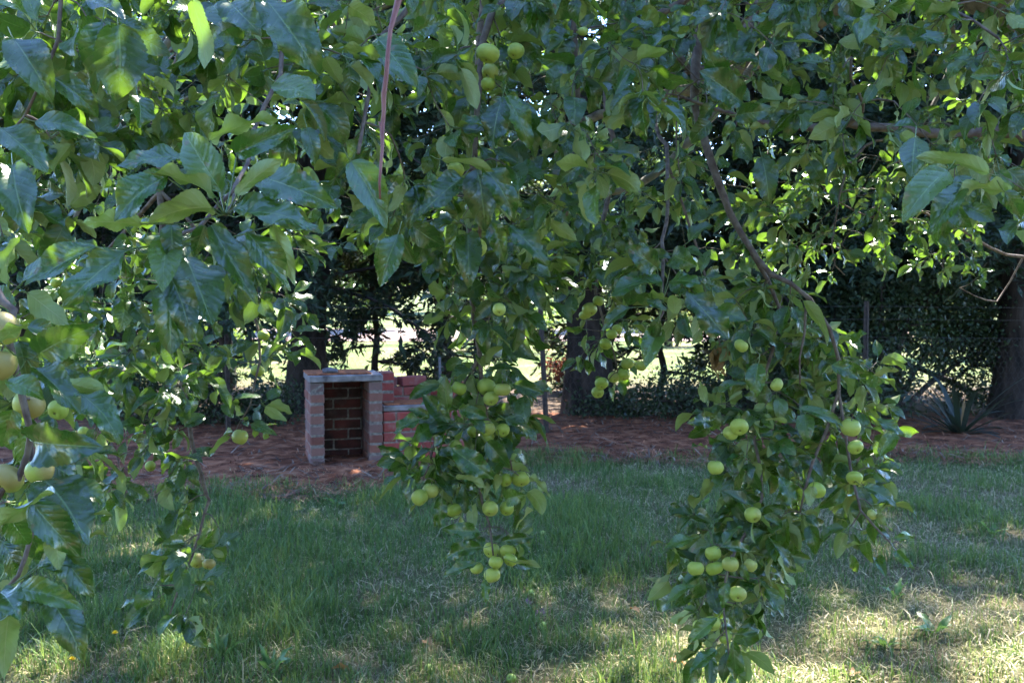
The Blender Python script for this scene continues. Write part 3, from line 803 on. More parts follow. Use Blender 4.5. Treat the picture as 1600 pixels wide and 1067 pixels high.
for px, y, h, lo, sd, lb in ((350, 14.0, 13.6, 1.5, 31, 'shaded conifer of the second row, left of the barbecue'), (690, 13.6, 12.4, 2.1, 32, 'shaded conifer of the second row, over the low counter of the barbecue'), (1230, 14.2, 12.0, 2.0, 33, 'shaded conifer of the second row, behind the dense right bough'),
                          (1400, 13.6, 12.5, 0.9, 34, 'shaded conifer of the second row, rising behind the dense dark bush'), (30, 14.2, 10.5, 1.6, 35, 'shaded conifer of the second row, nearest the left edge'), (1760, 13.2, 10.8, 1.2, 36, 'shaded conifer of the second row, beyond the thick trunked conifer')):
    pine('pine_tree', bg(px, y), y, h, 2.3, 0.10, lb, sd, low=lo, dens=0.85, group='second row of conifers', fine=False)

for px, y, h, r0, lo, sd, lb in ((585, 12.4, 3.4, 1.3, 0.5, 51, 'young straggly conifer filling the view over the barbecue roof'), (745, 12.9, 3.0, 1.2, 0.5, 52, 'young straggly conifer behind the netting left of the steel post'),
                              (1035, 12.6, 2.6, 1.3, 0.35, 53, 'young spreading conifer with bare low twigs right of the twin stems'), (330, 12.8, 3.0, 1.2, 0.5, 54, 'young straggly conifer behind the slender hanging bough')):
    pine('young_pine', bg(px, y), y, h, r0, 0.045, lb, sd, low=lo, dens=0.5, group='young conifers behind the fence', shape=0.5)

def leafy(name, label, cat, x, y, blobs, nleaf, ls, mat, stems=None, seed=1, group=None, bark=None, up=0.6):
    """shrub or broadleaf tree: blobs are (dx, dy, z, rx, ry, rz); leaves gathered in small sprays"""
    rs = np.random.default_rng(seed)
    o = empty(name, (x, y, 0)); tag(o, label, cat, group)
    B = np.array(blobs, float); vol = np.prod(B[:, 3:6], 1) ** 0.67; pr = vol / vol.sum()
    nspr = nleaf // 14
    k = rs.choice(len(B), nspr, p=pr)
    v = unit(rs.normal(size=(nspr, 3))) * (rs.uniform(0, 1, nspr) ** 0.4)[:, None]
    rough = 1 + 0.28 * np.sin(v[:, 0] * 9 + k) * np.sin(v[:, 2] * 8 + 2 * k)
    c = B[k, :3] + v * B[k, 3:6] * rough[:, None]
    c = c[c[:, 2] > 0.04]; nspr = len(c)
    P = np.repeat(c, 14, 0) + rs.normal(0, 1, (nspr * 14, 3)) * ls * 1.5
    P[:, 2] = np.maximum(P[:, 2], 0.03)
    D = np.repeat(unit(rs.normal(size=(nspr, 3)) + UP * 0.2), 14, 0) + rs.normal(0, 0.8, (nspr * 14, 3))
    g = Geo(); L = rs.uniform(0.6, 1.3, len(P)) * ls
    quads(g, P, D, rs.normal(0, 0.7, P.shape) + UP * up, L, L * 0.55)
    gs = Geo()
    for i in range(len(B)):
        b = B[i]; root = np.array([b[0] * 0.15, b[1] * 0.15, -0.05]); r_ = 0.03 + 0.02 * b[3]
        tube(gs, smooth_path([root, [b[0] * 0.5, b[1] * 0.5, b[2] * 0.5], [b[0], b[1], b[2]]], 0.3), np.linspace(r_, r_ * 0.4, len(smooth_path([root, [b[0] * 0.5, b[1] * 0.5, b[2] * 0.5], [b[0], b[1], b[2]]], 0.3))), 7)
        for q in range(6):
            e = b[:3] + unit(rs.normal(size=3)) * b[3:6] * 0.8
            e[2] = max(e[2], 0.05)
            tube(gs, [b[:3] * [1, 1, 0.8], (b[:3] + e) / 2 + rs.normal(0, 0.05, 3), e], [r_ * 0.5, r_ * 0.3, 0.004], 4)
    gs.obj('stems' if cat != 'tree' else 'trunk', bark or M_pine_bark, o)
    g.obj('foliage' if cat != 'tree' else 'crown', mat, o)
    return o
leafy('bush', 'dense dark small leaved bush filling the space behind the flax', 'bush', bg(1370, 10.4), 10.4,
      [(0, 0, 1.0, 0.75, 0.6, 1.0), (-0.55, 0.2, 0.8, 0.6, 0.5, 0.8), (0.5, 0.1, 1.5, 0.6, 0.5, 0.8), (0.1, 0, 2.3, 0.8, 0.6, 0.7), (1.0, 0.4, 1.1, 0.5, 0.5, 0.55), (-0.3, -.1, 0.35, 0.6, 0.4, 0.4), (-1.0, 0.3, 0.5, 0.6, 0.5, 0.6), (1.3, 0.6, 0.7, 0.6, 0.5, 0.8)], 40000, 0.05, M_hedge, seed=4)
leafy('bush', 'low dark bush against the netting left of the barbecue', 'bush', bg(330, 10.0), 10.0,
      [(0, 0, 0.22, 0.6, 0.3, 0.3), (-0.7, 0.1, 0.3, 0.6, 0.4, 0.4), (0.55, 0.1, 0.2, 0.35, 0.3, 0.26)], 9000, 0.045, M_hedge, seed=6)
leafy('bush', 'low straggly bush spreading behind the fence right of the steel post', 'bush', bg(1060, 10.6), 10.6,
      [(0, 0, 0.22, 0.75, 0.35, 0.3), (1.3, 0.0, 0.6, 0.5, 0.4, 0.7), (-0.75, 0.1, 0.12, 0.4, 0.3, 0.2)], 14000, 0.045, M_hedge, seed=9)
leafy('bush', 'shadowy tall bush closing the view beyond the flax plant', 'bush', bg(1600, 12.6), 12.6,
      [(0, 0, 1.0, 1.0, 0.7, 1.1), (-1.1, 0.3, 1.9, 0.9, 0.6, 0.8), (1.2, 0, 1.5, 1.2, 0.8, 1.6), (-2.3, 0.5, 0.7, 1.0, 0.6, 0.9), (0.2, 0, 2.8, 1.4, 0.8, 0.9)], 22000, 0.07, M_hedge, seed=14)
leafy('shrub', 'low reddish brown shrub in the sun beyond the twin stemmed conifer', 'shrub', bg(883, 13.5), 13.5,
      [(0, 0, 0.25, 0.3, 0.3, 0.32), (0.2, 0.1, 0.4, 0.25, 0.25, 0.3)], 4000, 0.045, M_redleaf, seed=10)
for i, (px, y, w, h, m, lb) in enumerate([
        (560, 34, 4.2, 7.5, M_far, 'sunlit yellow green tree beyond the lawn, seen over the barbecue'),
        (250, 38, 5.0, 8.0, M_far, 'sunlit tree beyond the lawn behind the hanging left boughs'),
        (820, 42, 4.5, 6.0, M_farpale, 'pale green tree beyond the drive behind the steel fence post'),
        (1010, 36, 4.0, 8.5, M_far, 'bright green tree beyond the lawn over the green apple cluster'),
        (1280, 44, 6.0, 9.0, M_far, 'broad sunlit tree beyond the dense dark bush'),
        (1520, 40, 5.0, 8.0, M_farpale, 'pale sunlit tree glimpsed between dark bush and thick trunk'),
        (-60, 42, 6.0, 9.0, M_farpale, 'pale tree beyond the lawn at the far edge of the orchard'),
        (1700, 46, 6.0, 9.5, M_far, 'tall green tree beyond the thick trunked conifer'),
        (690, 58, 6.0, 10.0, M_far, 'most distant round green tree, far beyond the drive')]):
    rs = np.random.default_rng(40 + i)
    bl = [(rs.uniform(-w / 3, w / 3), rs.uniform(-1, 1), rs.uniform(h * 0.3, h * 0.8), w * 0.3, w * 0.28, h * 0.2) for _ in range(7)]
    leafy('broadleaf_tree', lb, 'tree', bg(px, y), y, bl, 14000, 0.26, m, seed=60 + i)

for i, (x, y, w, h, lb) in enumerate([(-7, -4.5, 4.6, 8.5, 'tall leafy tree added behind the viewpoint to block low sky, on the side of the edge bough'), (-2.2, -5.5, 4.6, 9.5, 'tallest leafy tree, added straight behind the viewpoint to block low sky'),
                                      (2.6, -5.6, 4.6, 9.0, 'tall leafy tree added behind the viewpoint to block low sky, a little towards the flax side'), (7.5, -4, 4.6, 8.5, 'tall leafy tree added behind the viewpoint to block low sky, on the flax side'),
                                      (-8.5, 1.2, 4.4, 7.5, 'leafy tree added out of view to block low sky, past the edge bough'), (9.5, 1, 4.4, 7.0, 'leafy tree added out of view to block low sky, past the apple trunk')]):
    rs = np.random.default_rng(240 + i)  # unseen trees added to keep low sky light off the front leaves
    bl = [(rs.uniform(-w / 3, w / 3), rs.uniform(-1, 1), h * (0.12 + 0.76 * q / 9), w * 0.36, w * 0.28, h * 0.12) for q in range(10)]
    leafy('sky_block_tree', lb, 'tree', x, y, bl, 13000, 0.22, M_hedge, seed=260 + i)

for i, (px, y, w, h, m, lb) in enumerate([
        (790, 22, 1.3, 1.5, M_far, 'rounded sunlit shrub on the lawn left of the steel post'),
        (330, 18, 1.0, 0.9, M_far, 'sunlit shrub low on the lawn beyond the fence, seen under the left boughs'),
        (1050, 24, 1.4, 1.3, M_farpale, 'pale shrub by the gravel drive right of the twin stemmed conifer'),
        (1480, 20, 1.4, 1.6, M_farpale, 'pale shrub in sun seen through the gap beside the flax')]):
    rs = np.random.default_rng(140 + i)
    bl = [(rs.uniform(-w / 2, w / 2), rs.uniform(-.3, .3), rs.uniform(h * 0.25, h * 0.7), w * 0.45, w * 0.4, h * 0.35) for _ in range(5)]
    leafy('shrub', lb, 'shrub', bg(px, y), y, bl, 5000, 0.09, m, seed=160 + i)

def flax():
    x, y, _ = at(1500, 690, 9.5); o = empty('flax_plant', (x, y, 0)); tag(o, 'strappy blue green flax plant on the shaded mulch', 'plant')
    rs = np.random.default_rng(5); g = Geo(); gd = Geo()
    for k in range(38):
        a = rs.uniform(0, 6.28); L = rs.uniform(0.4, 0.85); lean = rs.uniform(0.3, 1.35); w = rs.uniform(0.016, 0.03)
        s = np.linspace(0, 1, 9); ang = lean + s ** 2 * rs.uniform(0.1, 1.1)
        hx = np.concatenate([[0], np.cumsum(np.sin(ang[1:]))]) / 8 * L; hz = np.concatenate([[0], np.cumsum(np.cos(ang[1:]))]) / 8 * L
        C = np.stack([math.cos(a) * hx + rs.normal(0, .02), math.sin(a) * hx + rs.normal(0, .02), np.maximum(hz, 0.02) + 0.01], 1)
        sd = np.array([-math.sin(a), math.cos(a), 0]); ww = w * (np.sin(np.clip(s * 0.9 + 0.12, 0, 1) * math.pi) ** 0.5)[:, None]; ww[-1] = 0.001
        V = np.stack([C - sd * ww, C - UP * 0.006 * 1, C + sd * ww], 1).reshape(-1, 3)
        i = np.arange(8)[:, None]; j = np.arange(2)[None]
        (gd if k % 15 == 14 else g).add(V, np.stack([i * 3 + j, i * 3 + j + 1, (i + 1) * 3 + j + 1, (i + 1) * 3 + j], -1).reshape(-1, 4))
    g.obj('blades', M_flax, o)
    tag(gd.obj('dead_blades', M_leaf_dead, o), 'brown dead blades')
flax()
# ------------------------------------------------------------------ apples: one mesh per bearing, shared between copies
def apple_mesh(name, seed, mat):
    """unit radius apple hanging from the origin: stalk up along +Z, calyx at the bottom"""
    rs = np.random.default_rng(seed); g = Geo(); nu, nv = 26, 18
    th = np.linspace(0.0, math.pi, nv + 1)
    r = 1.0 * np.sin(th) ** 0.92 * (1 + 0.05 * np.cos(th)); z = 0.86 * np.cos(th) + 0.0
    z = z - 0.34 * np.exp(-(r / 0.30) ** 2) * (th < 1.5) + 0.24 * np.exp(-(r / 0.34) ** 2) * (th > 1.6)
    ph = np.arange(nu) / nu * 2 * math.pi
    lob = 1 + 0.025 * np.cos(5 * ph + rs.uniform(0, 6))[None] * (np.clip(th - 1.2, 0, 1))[:, None] + 0.02 * np.cos(2 * ph + rs.uniform(0, 6))[None]
    sk = rs.uniform(-0.07, 0.07)
    V = np.stack([r[:, None] * np.cos(ph) * lob + sk * z[:, None], r[:, None] * np.sin(ph) * lob, z[:, None] * np.ones(nu) * (1 + 0.04 * np.cos(ph + 1))], -1)
    V[..., 2] -= 0.5 + 0.62
    i = np.arange(nv)[:, None]; j = np.arange(nu)[None]
    q = np.stack([i * nu + j, (i + 1) * nu + j, (i + 1) * nu + (j + 1) % nu, i * nu + (j + 1) % nu], -1).reshape(-1, 4)
    g.add(V, q, 0)
    b = -0.86 + 0.24 - 1.12
    for k in range(5):                                          # dried calyx
        a = k * 1.2566
        p = np.array([math.cos(a), math.sin(a), 0]); s_ = np.array([-math.sin(a), math.cos(a), 0])
        g.add([[0, 0, b - 0.01] + s_ * 0.05, [0, 0, b - 0.01] - s_ * 0.05, np.array([0, 0, b - 0.13]) + p * 0.14], [[0, 1, 2]], 1)
        g.add([[0, 0, b - 0.02] + p * 0.07 + s_ * 0.04, [0, 0, b - 0.02] + p * 0.07 - s_ * 0.04, np.array([0, 0, b - 0.05]) + p * 0.2], [[0, 1, 2]], 1)
    tube(g, [(0, 0, -0.75), (0.02, 0.01, -0.4), (0, 0, 0)], [0.05, 0.045, 0.06], 5, 2)
    for k in range(len(g.v)): g.v[k] = g.v[k] * 1.0
    return g.mesh(name, [mat, M_calyx, M_twig])
APPLE_ME = [apple_mesh('apple', s, M_apple) for s in (1, 2, 3)]
FAINT_ME = [apple_mesh('apple', s, M_faint) for s in (7, 8)]
BLUSH_ME = [apple_mesh('apple', s, M_blush) for s in (4, 5)]

def hang_apple(parent, px, py, dpx, d, blush=False, label=None, name='apple'):
    rad = dpx / 2 / FPX * d
    o = bpy.data.objects.new(name, random.choice(BLUSH_ME if blush else (APPLE_ME * 3 + FAINT_ME * 2)))
    COL.objects.link(o)
    o.scale = (rad * random.uniform(0.94, 1.06), rad * random.uniform(0.94, 1.06), rad * random.uniform(0.88, 1.1))
    ax = Vector((random.gauss(0, 0.3), random.uniform(-0.1, 1.0), random.uniform(0.45, 1))).normalized()   # from calyx to stalk: the eye faces out and down
    q = ax.to_track_quat('Z', 'Y') @ Matrix.Rotation(random.uniform(-1, 1), 3, 'Z').to_quaternion()
    o.rotation_mode = 'QUATERNION'; o.rotation_quaternion = q
    c = Vector(at(px, py, d))
    o.location = c + (q @ Vector((0, 0, 1))) * rad * 1.12
    o.parent = parent
    if label: tag(o, label)
    return o

# ------------------------------------------------------------------ the apple tree
tree = empty('apple_tree', (2.75, 3.4, 0))
tag(tree, 'old apple tree with low arching boughs of glossy leaves and small green apples', 'apple tree')
TL = np.array([2.75, 3.4, 0])
tg = Geo()
tp = smooth_path([(2.78, 3.42, -0.1, .20), (2.75, 3.4, 0.1, .17), (2.7, 3.38, 0.6, .15), (2.62, 3.36, 1.1, .145), (2.55, 3.3, 1.5, .15)], 0.1)
tube(tg, tp[:, :3] - TL, tp[:, 3], 16, 0, 0.05)
CROTCH = np.array([2.55, 3.3, 1.5])
tg.obj('trunk', M_bark, tree)

APPLES = {
 'edge': (1.3, [(4, 512, 56, 1), (-4, 566, 58, 1), (45, 632, 50, 1), (10, 748, 50, 1), (62, 734, 42, 1), (90, 641, 32, 0)]),
 'midleft': (2.85, [(131, 674, 18, 0), (176, 680, 21, 0), (235, 728, 17, 0), (375, 682, 27, 0), (402, 580, 22, 0), (411, 525, 20, 0), (88, 442, 18, 0), (308, 874, 25, 1), (326, 882, 22, 1)]),
 'centretop': (1.95, [(762, 86, 37, 0), (766, 112, 28, 0), (763, 132, 24, 0), (806, 80, 27, 0), (712, 266, 26, 0), (911, 50, 17, 0), (746, 386, 30, 0), (780, 483, 21, 0)]),
 'centre': (2.5, [(760, 604, 28, 0), (785, 609, 26, 0), (767, 622, 24, 0), (717, 606, 24, 0), (739, 675, 20, 0), (761, 669, 26, 0), (785, 672, 22, 0), (762, 684, 22, 0), (712, 697, 20, 0), (790, 750, 22, 0), (814, 749, 29, 0), (673, 766, 27, 0), (655, 776, 27, 0), (710, 796, 26, 0), (766, 794, 27, 0), (792, 793, 24, 0),
             (768, 859, 26, 0), (793, 862, 25, 0), (775, 877, 22, 0), (797, 875, 23, 0), (745, 888, 22, 0), (769, 898, 26, 0)]),
 'midcluster': (2.85, [(921, 483, 23, 0), (935, 470, 19, 0), (915, 493, 20, 0), (946, 538, 20, 0), (956, 522, 18, 0), (964, 515, 18, 0), (981, 568, 21, 0), (974, 585, 20, 0), (959, 589, 18, 0), (940, 599, 21, 0), (934, 613, 19, 0), (1002, 571, 18, 0)]),
 'right': (2.3, [(1158, 540, 22, 0), (1214, 601, 22, 0), (1155, 668, 29, 0), (1141, 677, 24, 0), (1118, 729, 25, 0), (1176, 803, 26, 0), (1329, 667, 32, 0), (1337, 699, 24, 0), (1335, 748, 26, 0), (1276, 766, 28, 0), (1114, 863, 26, 0), (1117, 889, 27, 0), (1141, 881, 27, 0), (1173, 882, 22, 0), (1087, 887, 26, 0), (1153, 928, 27, 0), (1113, 974, 27, 0), (1091, 976, 18, 0), (1135, 995, 22, 0), (1363, 803, 16, 0)]),
}
for k, (d, L) in APPLES.items():
    for a in L: APPLES_PX.append((a[0], a[1], a[2] / 2 * 0.8, d))

def P4(lst):
    """[(px, py, depth, radius)] -> world points with radii"""
    return [np.array([*at(p[0], p[1], p[2]), p[3]]) for p in lst]
def W4(*lst): return [np.array(p, float) for p in lst]

def bough(label, limbs, regions, LS, hero=(), apples=None, lod=(8, 4), wood=None, extra=None):
    """limbs: list of point lists with radii; regions: (polygon, dmin, dmax, number of rosettes, leaves lo, hi)"""
    gw = Geo(); nodes = []
    for li in limbs:
        P = smooth_path(np.array(li), 0.07)
        P[:, 3] = np.maximum(P[:, 3], 0.0015)
        P[1:-1, :3] += rng.normal(0, 0.0035, (len(P) - 2, 3))
        tube(gw, P[:, :3], P[:, 3], 10 if P[0, 3] > 0.012 else 7, 0, 0.04)
        for p in P: nodes.append((*p[:3], p[3]))
    nodes = np.array(nodes)
    lv = Leaves(); twg = gw
    for (poly, d0, d1, n, n0, n1) in regions:
        pl = np.array(poly, float); lo, hi = pl.min(0), pl.max(0)
        cand = []; tries = 0
        while len(cand) < n and tries < n * 60:
            tries += 1
            x, y = rng.uniform(lo[0], hi[0]), rng.uniform(lo[1], hi[1])
            if not in_poly(x, y, poly): continue
            c = at(x, y, rng.uniform(d0, d1))
            if cand and np.min(np.linalg.norm(np.array(cand) - c, axis=1)) < LS[1] * 0.55 * (1 - tries / (n * 60)): continue
            cand.append(c)
        cand = np.array(cand)
        order = np.argsort([np.min(np.linalg.norm(nodes[:, :3] - c, axis=1)) for c in cand])
        for idx in order:
            c = cand[idx]
            dv = nodes[:, :3] - c
            dist = np.linalg.norm(dv, axis=1) + np.clip(-dv[:, 2], 0, 1) * 0.8       # shoots rise from below less than they hang
            ni = int(np.argmin(dist)); a = nodes[ni]
            A3 = a[:3]; gap = np.linalg.norm(c - A3)
            mid = (A3 + c) / 2 + UP * gap * rng.uniform(-0.05, 0.2) + rng.normal(0, 0.04, 3) * gap
            r0 = min(a[3] * 0.8, 0.0016 + gap * 0.006)
            P = smooth_path([np.array([*A3, r0]), np.array([*mid, r0 * 0.8]), np.array([*c, max(0.0012, r0 * 0.55)])], 0.06)
            tube(twg, P[:, :3], P[:, 3], 5)
            for p in P[1:]: nodes = np.vstack([nodes, [*p[:3], p[3]]])
            ax = unit(c - mid)
            rosette(lv, c, ax, rng.integers(n0, n1 + 1), LS[0], LS[1])
            if gap > 0.09:                                    # a few alternate leaves along the shoot
                for p in P[2:-1:2]:
                    rosette(lv, p[:3], ax, int(rng.integers(1, 3)), LS[0] * 0.8, LS[1] * 0.85)
    o = gw.obj('bough', wood or M_twig, tree); tag(o, label)
    o.matrix_parent_inverse = Matrix.Translation(-Vector(TL))
    gl = Geo(); lv.emit(gl, lod[0], lod[1], teeth=0.035 if lod[0] >= 12 else 0.0)
    if hero:
        hv = Leaves()
        for (node, lf) in hero:
            for (bx, by, tx, ty, d, W, side) in lf:
                j = rng.uniform(-0.03, 0.03)
                W = W * 1.0; b = at(bx, by, d + rng.uniform(-0.02, 0.02)); e = at(tx, ty, d + j - (0.02 if side != 'n' else -0.01))
                D = e - b; L = np.linalg.norm(D) * 1.06
                tc = unit(CAM - b)
                if side == 'u': nn = UP * 0.8 + tc * 0.9            # upper face turned to the open sky
                elif side == 'g': nn = UP * 0.25 + tc * 1.0           # upper face seen square on
                else: nn = UP * 0.9 - tc * 0.62                       # pale underside seen
                nn = nn + rng.normal(0, 0.16, 3)
                stem = at(node[0], node[1], node[2]) if node else b - unit(D) * 0.02 + UP * 0.004
                hv.add(stem, b, D, nn, L, W / 1.0, rng.uniform(0.3, 1.2), rng.uniform(0.2, 0.62), rng.uniform(0.06, 0.17), rng.normal() * 0.25, rng.uniform(0, 6.28))
        hv.emit(gl, 34, 8, teeth=0.035)
    gl.obj('leaves', M_leaf, o)
    if apples:
        d, L = APPLES[apples]
        for a in L:
            dd = d + random.uniform(-0.05, 0.05)
            hang_apple(o, a[0], a[1], a[2], dd, bool(a[3]), 'apple with a pinkish brown blush' if a[3] else None)
    if extra: extra(o)
    return o

# crotch -> height above the frame -> hanging boughs
def S(*mid): return [np.array([*CROTCH, 0.06])] + [np.array(m) for m in mid]

# 1  upper left, nearest leaves (hero rosette in the open)
ha = (352, 335, 1.25)
hero1 = [(ha, [(346, 300, 284, 205, 1.22, .50, 'u'), (341, 311, 248, 268, 1.2, .42, 'n'), (262, 275, 172, 330, 1.2, .62, 'u'), (290, 245, 184, 250, 1.25, .42, 'u'), (332, 325, 232, 335, 1.18, .42, 'n'),
               (222, 350, 132, 350, 1.2, .44, 'n'), (368, 305, 438, 248, 1.2, .34, 'n'), (400, 275, 514, 318, 1.22, .42, 'u'), (365, 325, 488, 335, 1.2, .36, 'u'), (385, 333, 490, 349, 1.17, .3, 'u'),
               (368, 240, 458, 207, 1.3, .44, 'g'), (327, 220, 430, 178, 1.3, .36, 'n')]),
         ((250, 382, 1.27), [(150, 385, 42, 444, 1.24, .48, 'u'), (200, 390, 104, 476, 1.2, .46, 'u'), (262, 372, 246, 447, 1.22, .56, 'g'), (268, 432, 260, 546, 1.24, .56, 'g'), (265, 430, 308, 522, 1.22, .46, 'u'),
               (290, 402, 318, 492, 1.26, .56, 'g'), (320, 352, 302, 396, 1.2, .6, 'u'), (330, 352, 388, 470, 1.22, .36, 'u'), (385, 362, 452, 452, 1.2, .4, 'u'), (425, 350, 462, 438, 1.26, .3, 'n'), (268, 352, 270, 408, 1.22, .6, 'g')]),
         (None, [(185, 40, 197, 152, 1.5, .74, 'g'), (160, 35, 138, 138, 1.55, .5, 'g'), (22, 62, 73, 148, 1.5, .56, 'u'), (80, 120, 155, 172, 1.55, .5, 'g'), (0, 200, 70, 260, 1.4, .52, 'u'), (20, 258, 30, 352, 1.5, .5, 'g'),
                 (415, 0, 484, 104, 1.5, .5, 'g'), (300, 0, 322, 110, 1.5, .34, 'n'), (360, 5, 395, 50, 1.5, .6, 'g'), (140, 0, 200, 20, 1.4, .4, 'u'), (215, 150, 222, 195, 1.6, .8, 'g'), (480, 200, 497, 250, 1.5, .5, 'g'),
                 (430, 128, 486, 148, 1.5, .5, 'u'), (240, 130, 285, 160, 1.6, .6, 'n'), (55, 190, 148, 200, 1.5, .32, 'u')])]
bough('near bough with the largest leaves, reaching over the upper left', [
    S((2.0, 2.6, 2.5, .035), (1.0, 1.9, 2.45, .022), (0.2, 1.6, 2.15, .015), (-0.35, 1.42, 2.0, .011), (-0.9, 1.35, 1.85, .007), (-1.3, 1.3, 1.65, .004)),
    P4([(420, -120, 1.6, .005), (440, 60, 1.6, .004), (400, 210, 1.48, .0033), (375, 290, 1.34, .0028), (352, 335, 1.25, .003)]),
    P4([(375, 290, 1.32, .003), (310, 350, 1.3, .0028), (250, 382, 1.27, .0022)]),
    P4([(100, -80, 1.7, .004), (90, 60, 1.7, .0035), (40, 180, 1.7, .0025)])],
    [([(-60, -60), (560, -60), (560, 110), (480, 190), (300, 190), (150, 230), (90, 380), (-60, 400)], 1.6, 2.4, 96, 5, 8)],
    (0.068, 0.098), hero1, lod=(14, 4))

# 2  left edge, hanging close to the camera, blushed apples
hero2 = [((42, 560, 1.3), [(60, 553, 140, 502, 1.27, .5, 'g'), (75, 565, 137, 586, 1.3, .5, 'g'), (55, 575, 122, 638, 1.24, .46, 'u'), (12, 595, 66, 618, 1.22, .6, 'u'), (0, 535, 36, 500, 1.2, .5, 'n')]),
         ((110, 610, 1.32), [(125, 615, 195, 677, 1.3, .44, 'g')]),
         ((45, 680, 1.3), [(52, 690, 135, 686, 1.24, .5, 'g'), (20, 640, 5, 700, 1.24, .6, 'g')]),
         ((40, 765, 1.3), [(50, 785, 118, 872, 1.2, .5, 'u'), (70, 750, 138, 835, 1.24, .6, 'u'), (85, 770, -5, 820, 1.18, .24, 'n'), (10, 800, 40, 855, 1.22, .6, 'g'), (100, 812, 172, 800, 1.28, .4, 'n'), (112, 842, 170, 830, 1.28, .4, 'n'),
                            (85, 832, 96, 887, 1.22, .6, 'n'), (70, 720, 130, 760, 1.3, .6, 'u')]),
         ((15, 915, 1.3), [(28, 920, 127, 938, 1.22, .42, 'u'), (78, 935, 138, 1020, 1.26, .5, 'g'), (90, 860, 147, 928, 1.3, .55, 'g'), (0, 925, 26, 957, 1.2, .6, 'u'), (14, 960, 4, 1044, 1.24, .34, 'n'), (60, 880, 120, 880, 1.3, .4, 'g')])]
bough('nearest hanging bough with blushed apples at the photo edge', [
    S((1.8, 2.3, 2.55, .03), (0.4, 1.5, 2.5, .02), (-0.7, 1.3, 2.3, .014)) + P4([(-120, 200, 1.35, .008), (-10, 440, 1.33, .006), (12, 480, 1.32, .0055), (20, 570, 1.31, .005), (46, 680, 1.31, .0045), (22, 740, 1.31, .004), (-15, 800, 1.31, .004)]),
    P4([(46, 680, 1.33, .004), (60, 800, 1.33, .0035), (42, 872, 1.32, .003), (8, 922, 1.31, .0025)])],
    [([(-60, 430), (60, 440), (100, 520), (110, 620), (100, 780), (70, 900), (-60, 960)], 1.34, 1.62, 24, 4, 7)],
    (0.06, 0.088), hero2, 'edge', lod=(14, 4))

# 3  middle left, further back
bough('slender bough hanging nearly to the grass behind the largest leaves', [
    S((1.9, 3.2, 2.6, .035), (0.6, 3.0, 2.75, .025), (-0.6, 2.9, 2.6, .017)) + P4([(270, 120, 2.95, .012), (250, 300, 2.9, .010), (265, 480, 2.85, .008), (290, 640, 2.8, .0065), (306, 715, 2.75, .006), (326, 772, 2.72, .0055), (318, 800, 2.7, .004), (300, 870, 2.65, .003), (262, 970, 2.6, .002)]),
    P4([(250, 300, 2.9, .007), (360, 420, 2.9, .005), (405, 520, 2.88, .004), (400, 600, 2.86, .003), (378, 655, 2.85, .002)]),
    P4([(250, 300, 2.9, .007), (150, 420, 3.0, .005), (120, 560, 3.0, .004), (170, 680, 2.9, .003), (190, 740, 2.8, .002)])],
    [([(90, 360), (480, 360), (490, 460), (455, 520), (440, 570), (360, 560), (300, 600), (250, 680), (120, 660), (90, 540)], 2.4, 3.3, 92, 5, 8),
     ([(110, 650), (260, 650), (300, 720), (280, 760), (150, 790), (110, 720)], 2.5, 3.1, 20, 4, 6),
     ([(260, 660), (300, 680), (360, 790), (340, 860), (290, 880), (250, 800)], 2.55, 2.8, 9, 3, 5),
     ([(300, 830), (340, 850), (310, 940), (290, 1000), (220, 960), (240, 880)], 2.45, 2.7, 8, 4, 6),
     ([(345, 620), (410, 620), (420, 670), (350, 690)], 2.75, 2.9, 5, 4, 6)],
    (0.058, 0.09), (), 'midleft')

# 4  centre top
hero4 = [(None, [(548, 252, 613, 344, 1.5, .50, 'u'), (785, 152, 762, 226, 1.8, .5, 'u'), (792, 150, 827, 229, 1.8, .4, 'u'), (800, 152, 846, 236, 1.85, .4, 'u'), (757, 262, 810, 338, 1.75, .46, 'u'), (745, 264, 768, 355, 1.75, .56, 'g'),
                 (722, 278, 664, 332, 1.75, .5, 'u'), (665, 290, 636, 354, 1.8, .55, 'g'), (622, 366, 594, 444, 1.7, .5, 'g'), (730, 366, 737, 441, 1.9, .5, 'g'), (765, 345, 793, 404, 1.8, .5, 'u'), (795, 352, 850, 413, 1.8, .42, 'u'),
                 (670, 370, 648, 412, 1.9, .6, 'g'), (545, 10, 590, 35, 1.4, .7, 'n'), (595, 90, 530, 68, 1.5, .4, 'n'), (645, 52, 698, 32, 1.6, .5, 'g'), (690, 250, 770, 265, 1.7, .3, 'n'), (590, 60, 640, 130, 1.5, .5, 'g')])]
def yellow_bits(o):
    g = Geo(); lv = Leaves(); b = at(722, 360, 1.95)
    lv.add(b + UP * .01, b, at(720, 378, 1.93) - b, unit(CAM - b) + UP * .2, 0.02, .8)
    lv.emit(g, 8, 4); tag(g.obj('yellow_leaf', M_leaf_yellow, o), 'small yellow leaf')
bough('bough with broad glossy leaves crossing the top centre', [
    S((1.9, 2.9, 2.55, .035), (1.1, 2.4, 2.5, .026), (0.5, 2.15, 2.3, .018)) + P4([(900, -60, 2.15, .012), (770, 20, 2.05, .008), (748, 130, 2.0, .006), (745, 262, 1.95, .005), (750, 360, 2.05, .004), (752, 400, 2.2, .004)]),
    P4([(900, -60, 2.15, .008), (700, -40, 1.9, .006), (600, 60, 1.8, .005), (560, 240, 1.65, .003)]),
    P4([(900, -60, 2.15, .008), (900, 100, 2.2, .006), (910, 250, 2.25, .005), (880, 350, 2.3, .003)])],
    [([(520, -60), (1000, -60), (1010, 180), (920, 330), (840, 370), (700, 400), (600, 390), (510, 280)], 1.75, 2.5, 105, 5, 8)],
    (0.06, 0.088), hero4, 'centretop', lod=(12, 4), extra=yellow_bits)

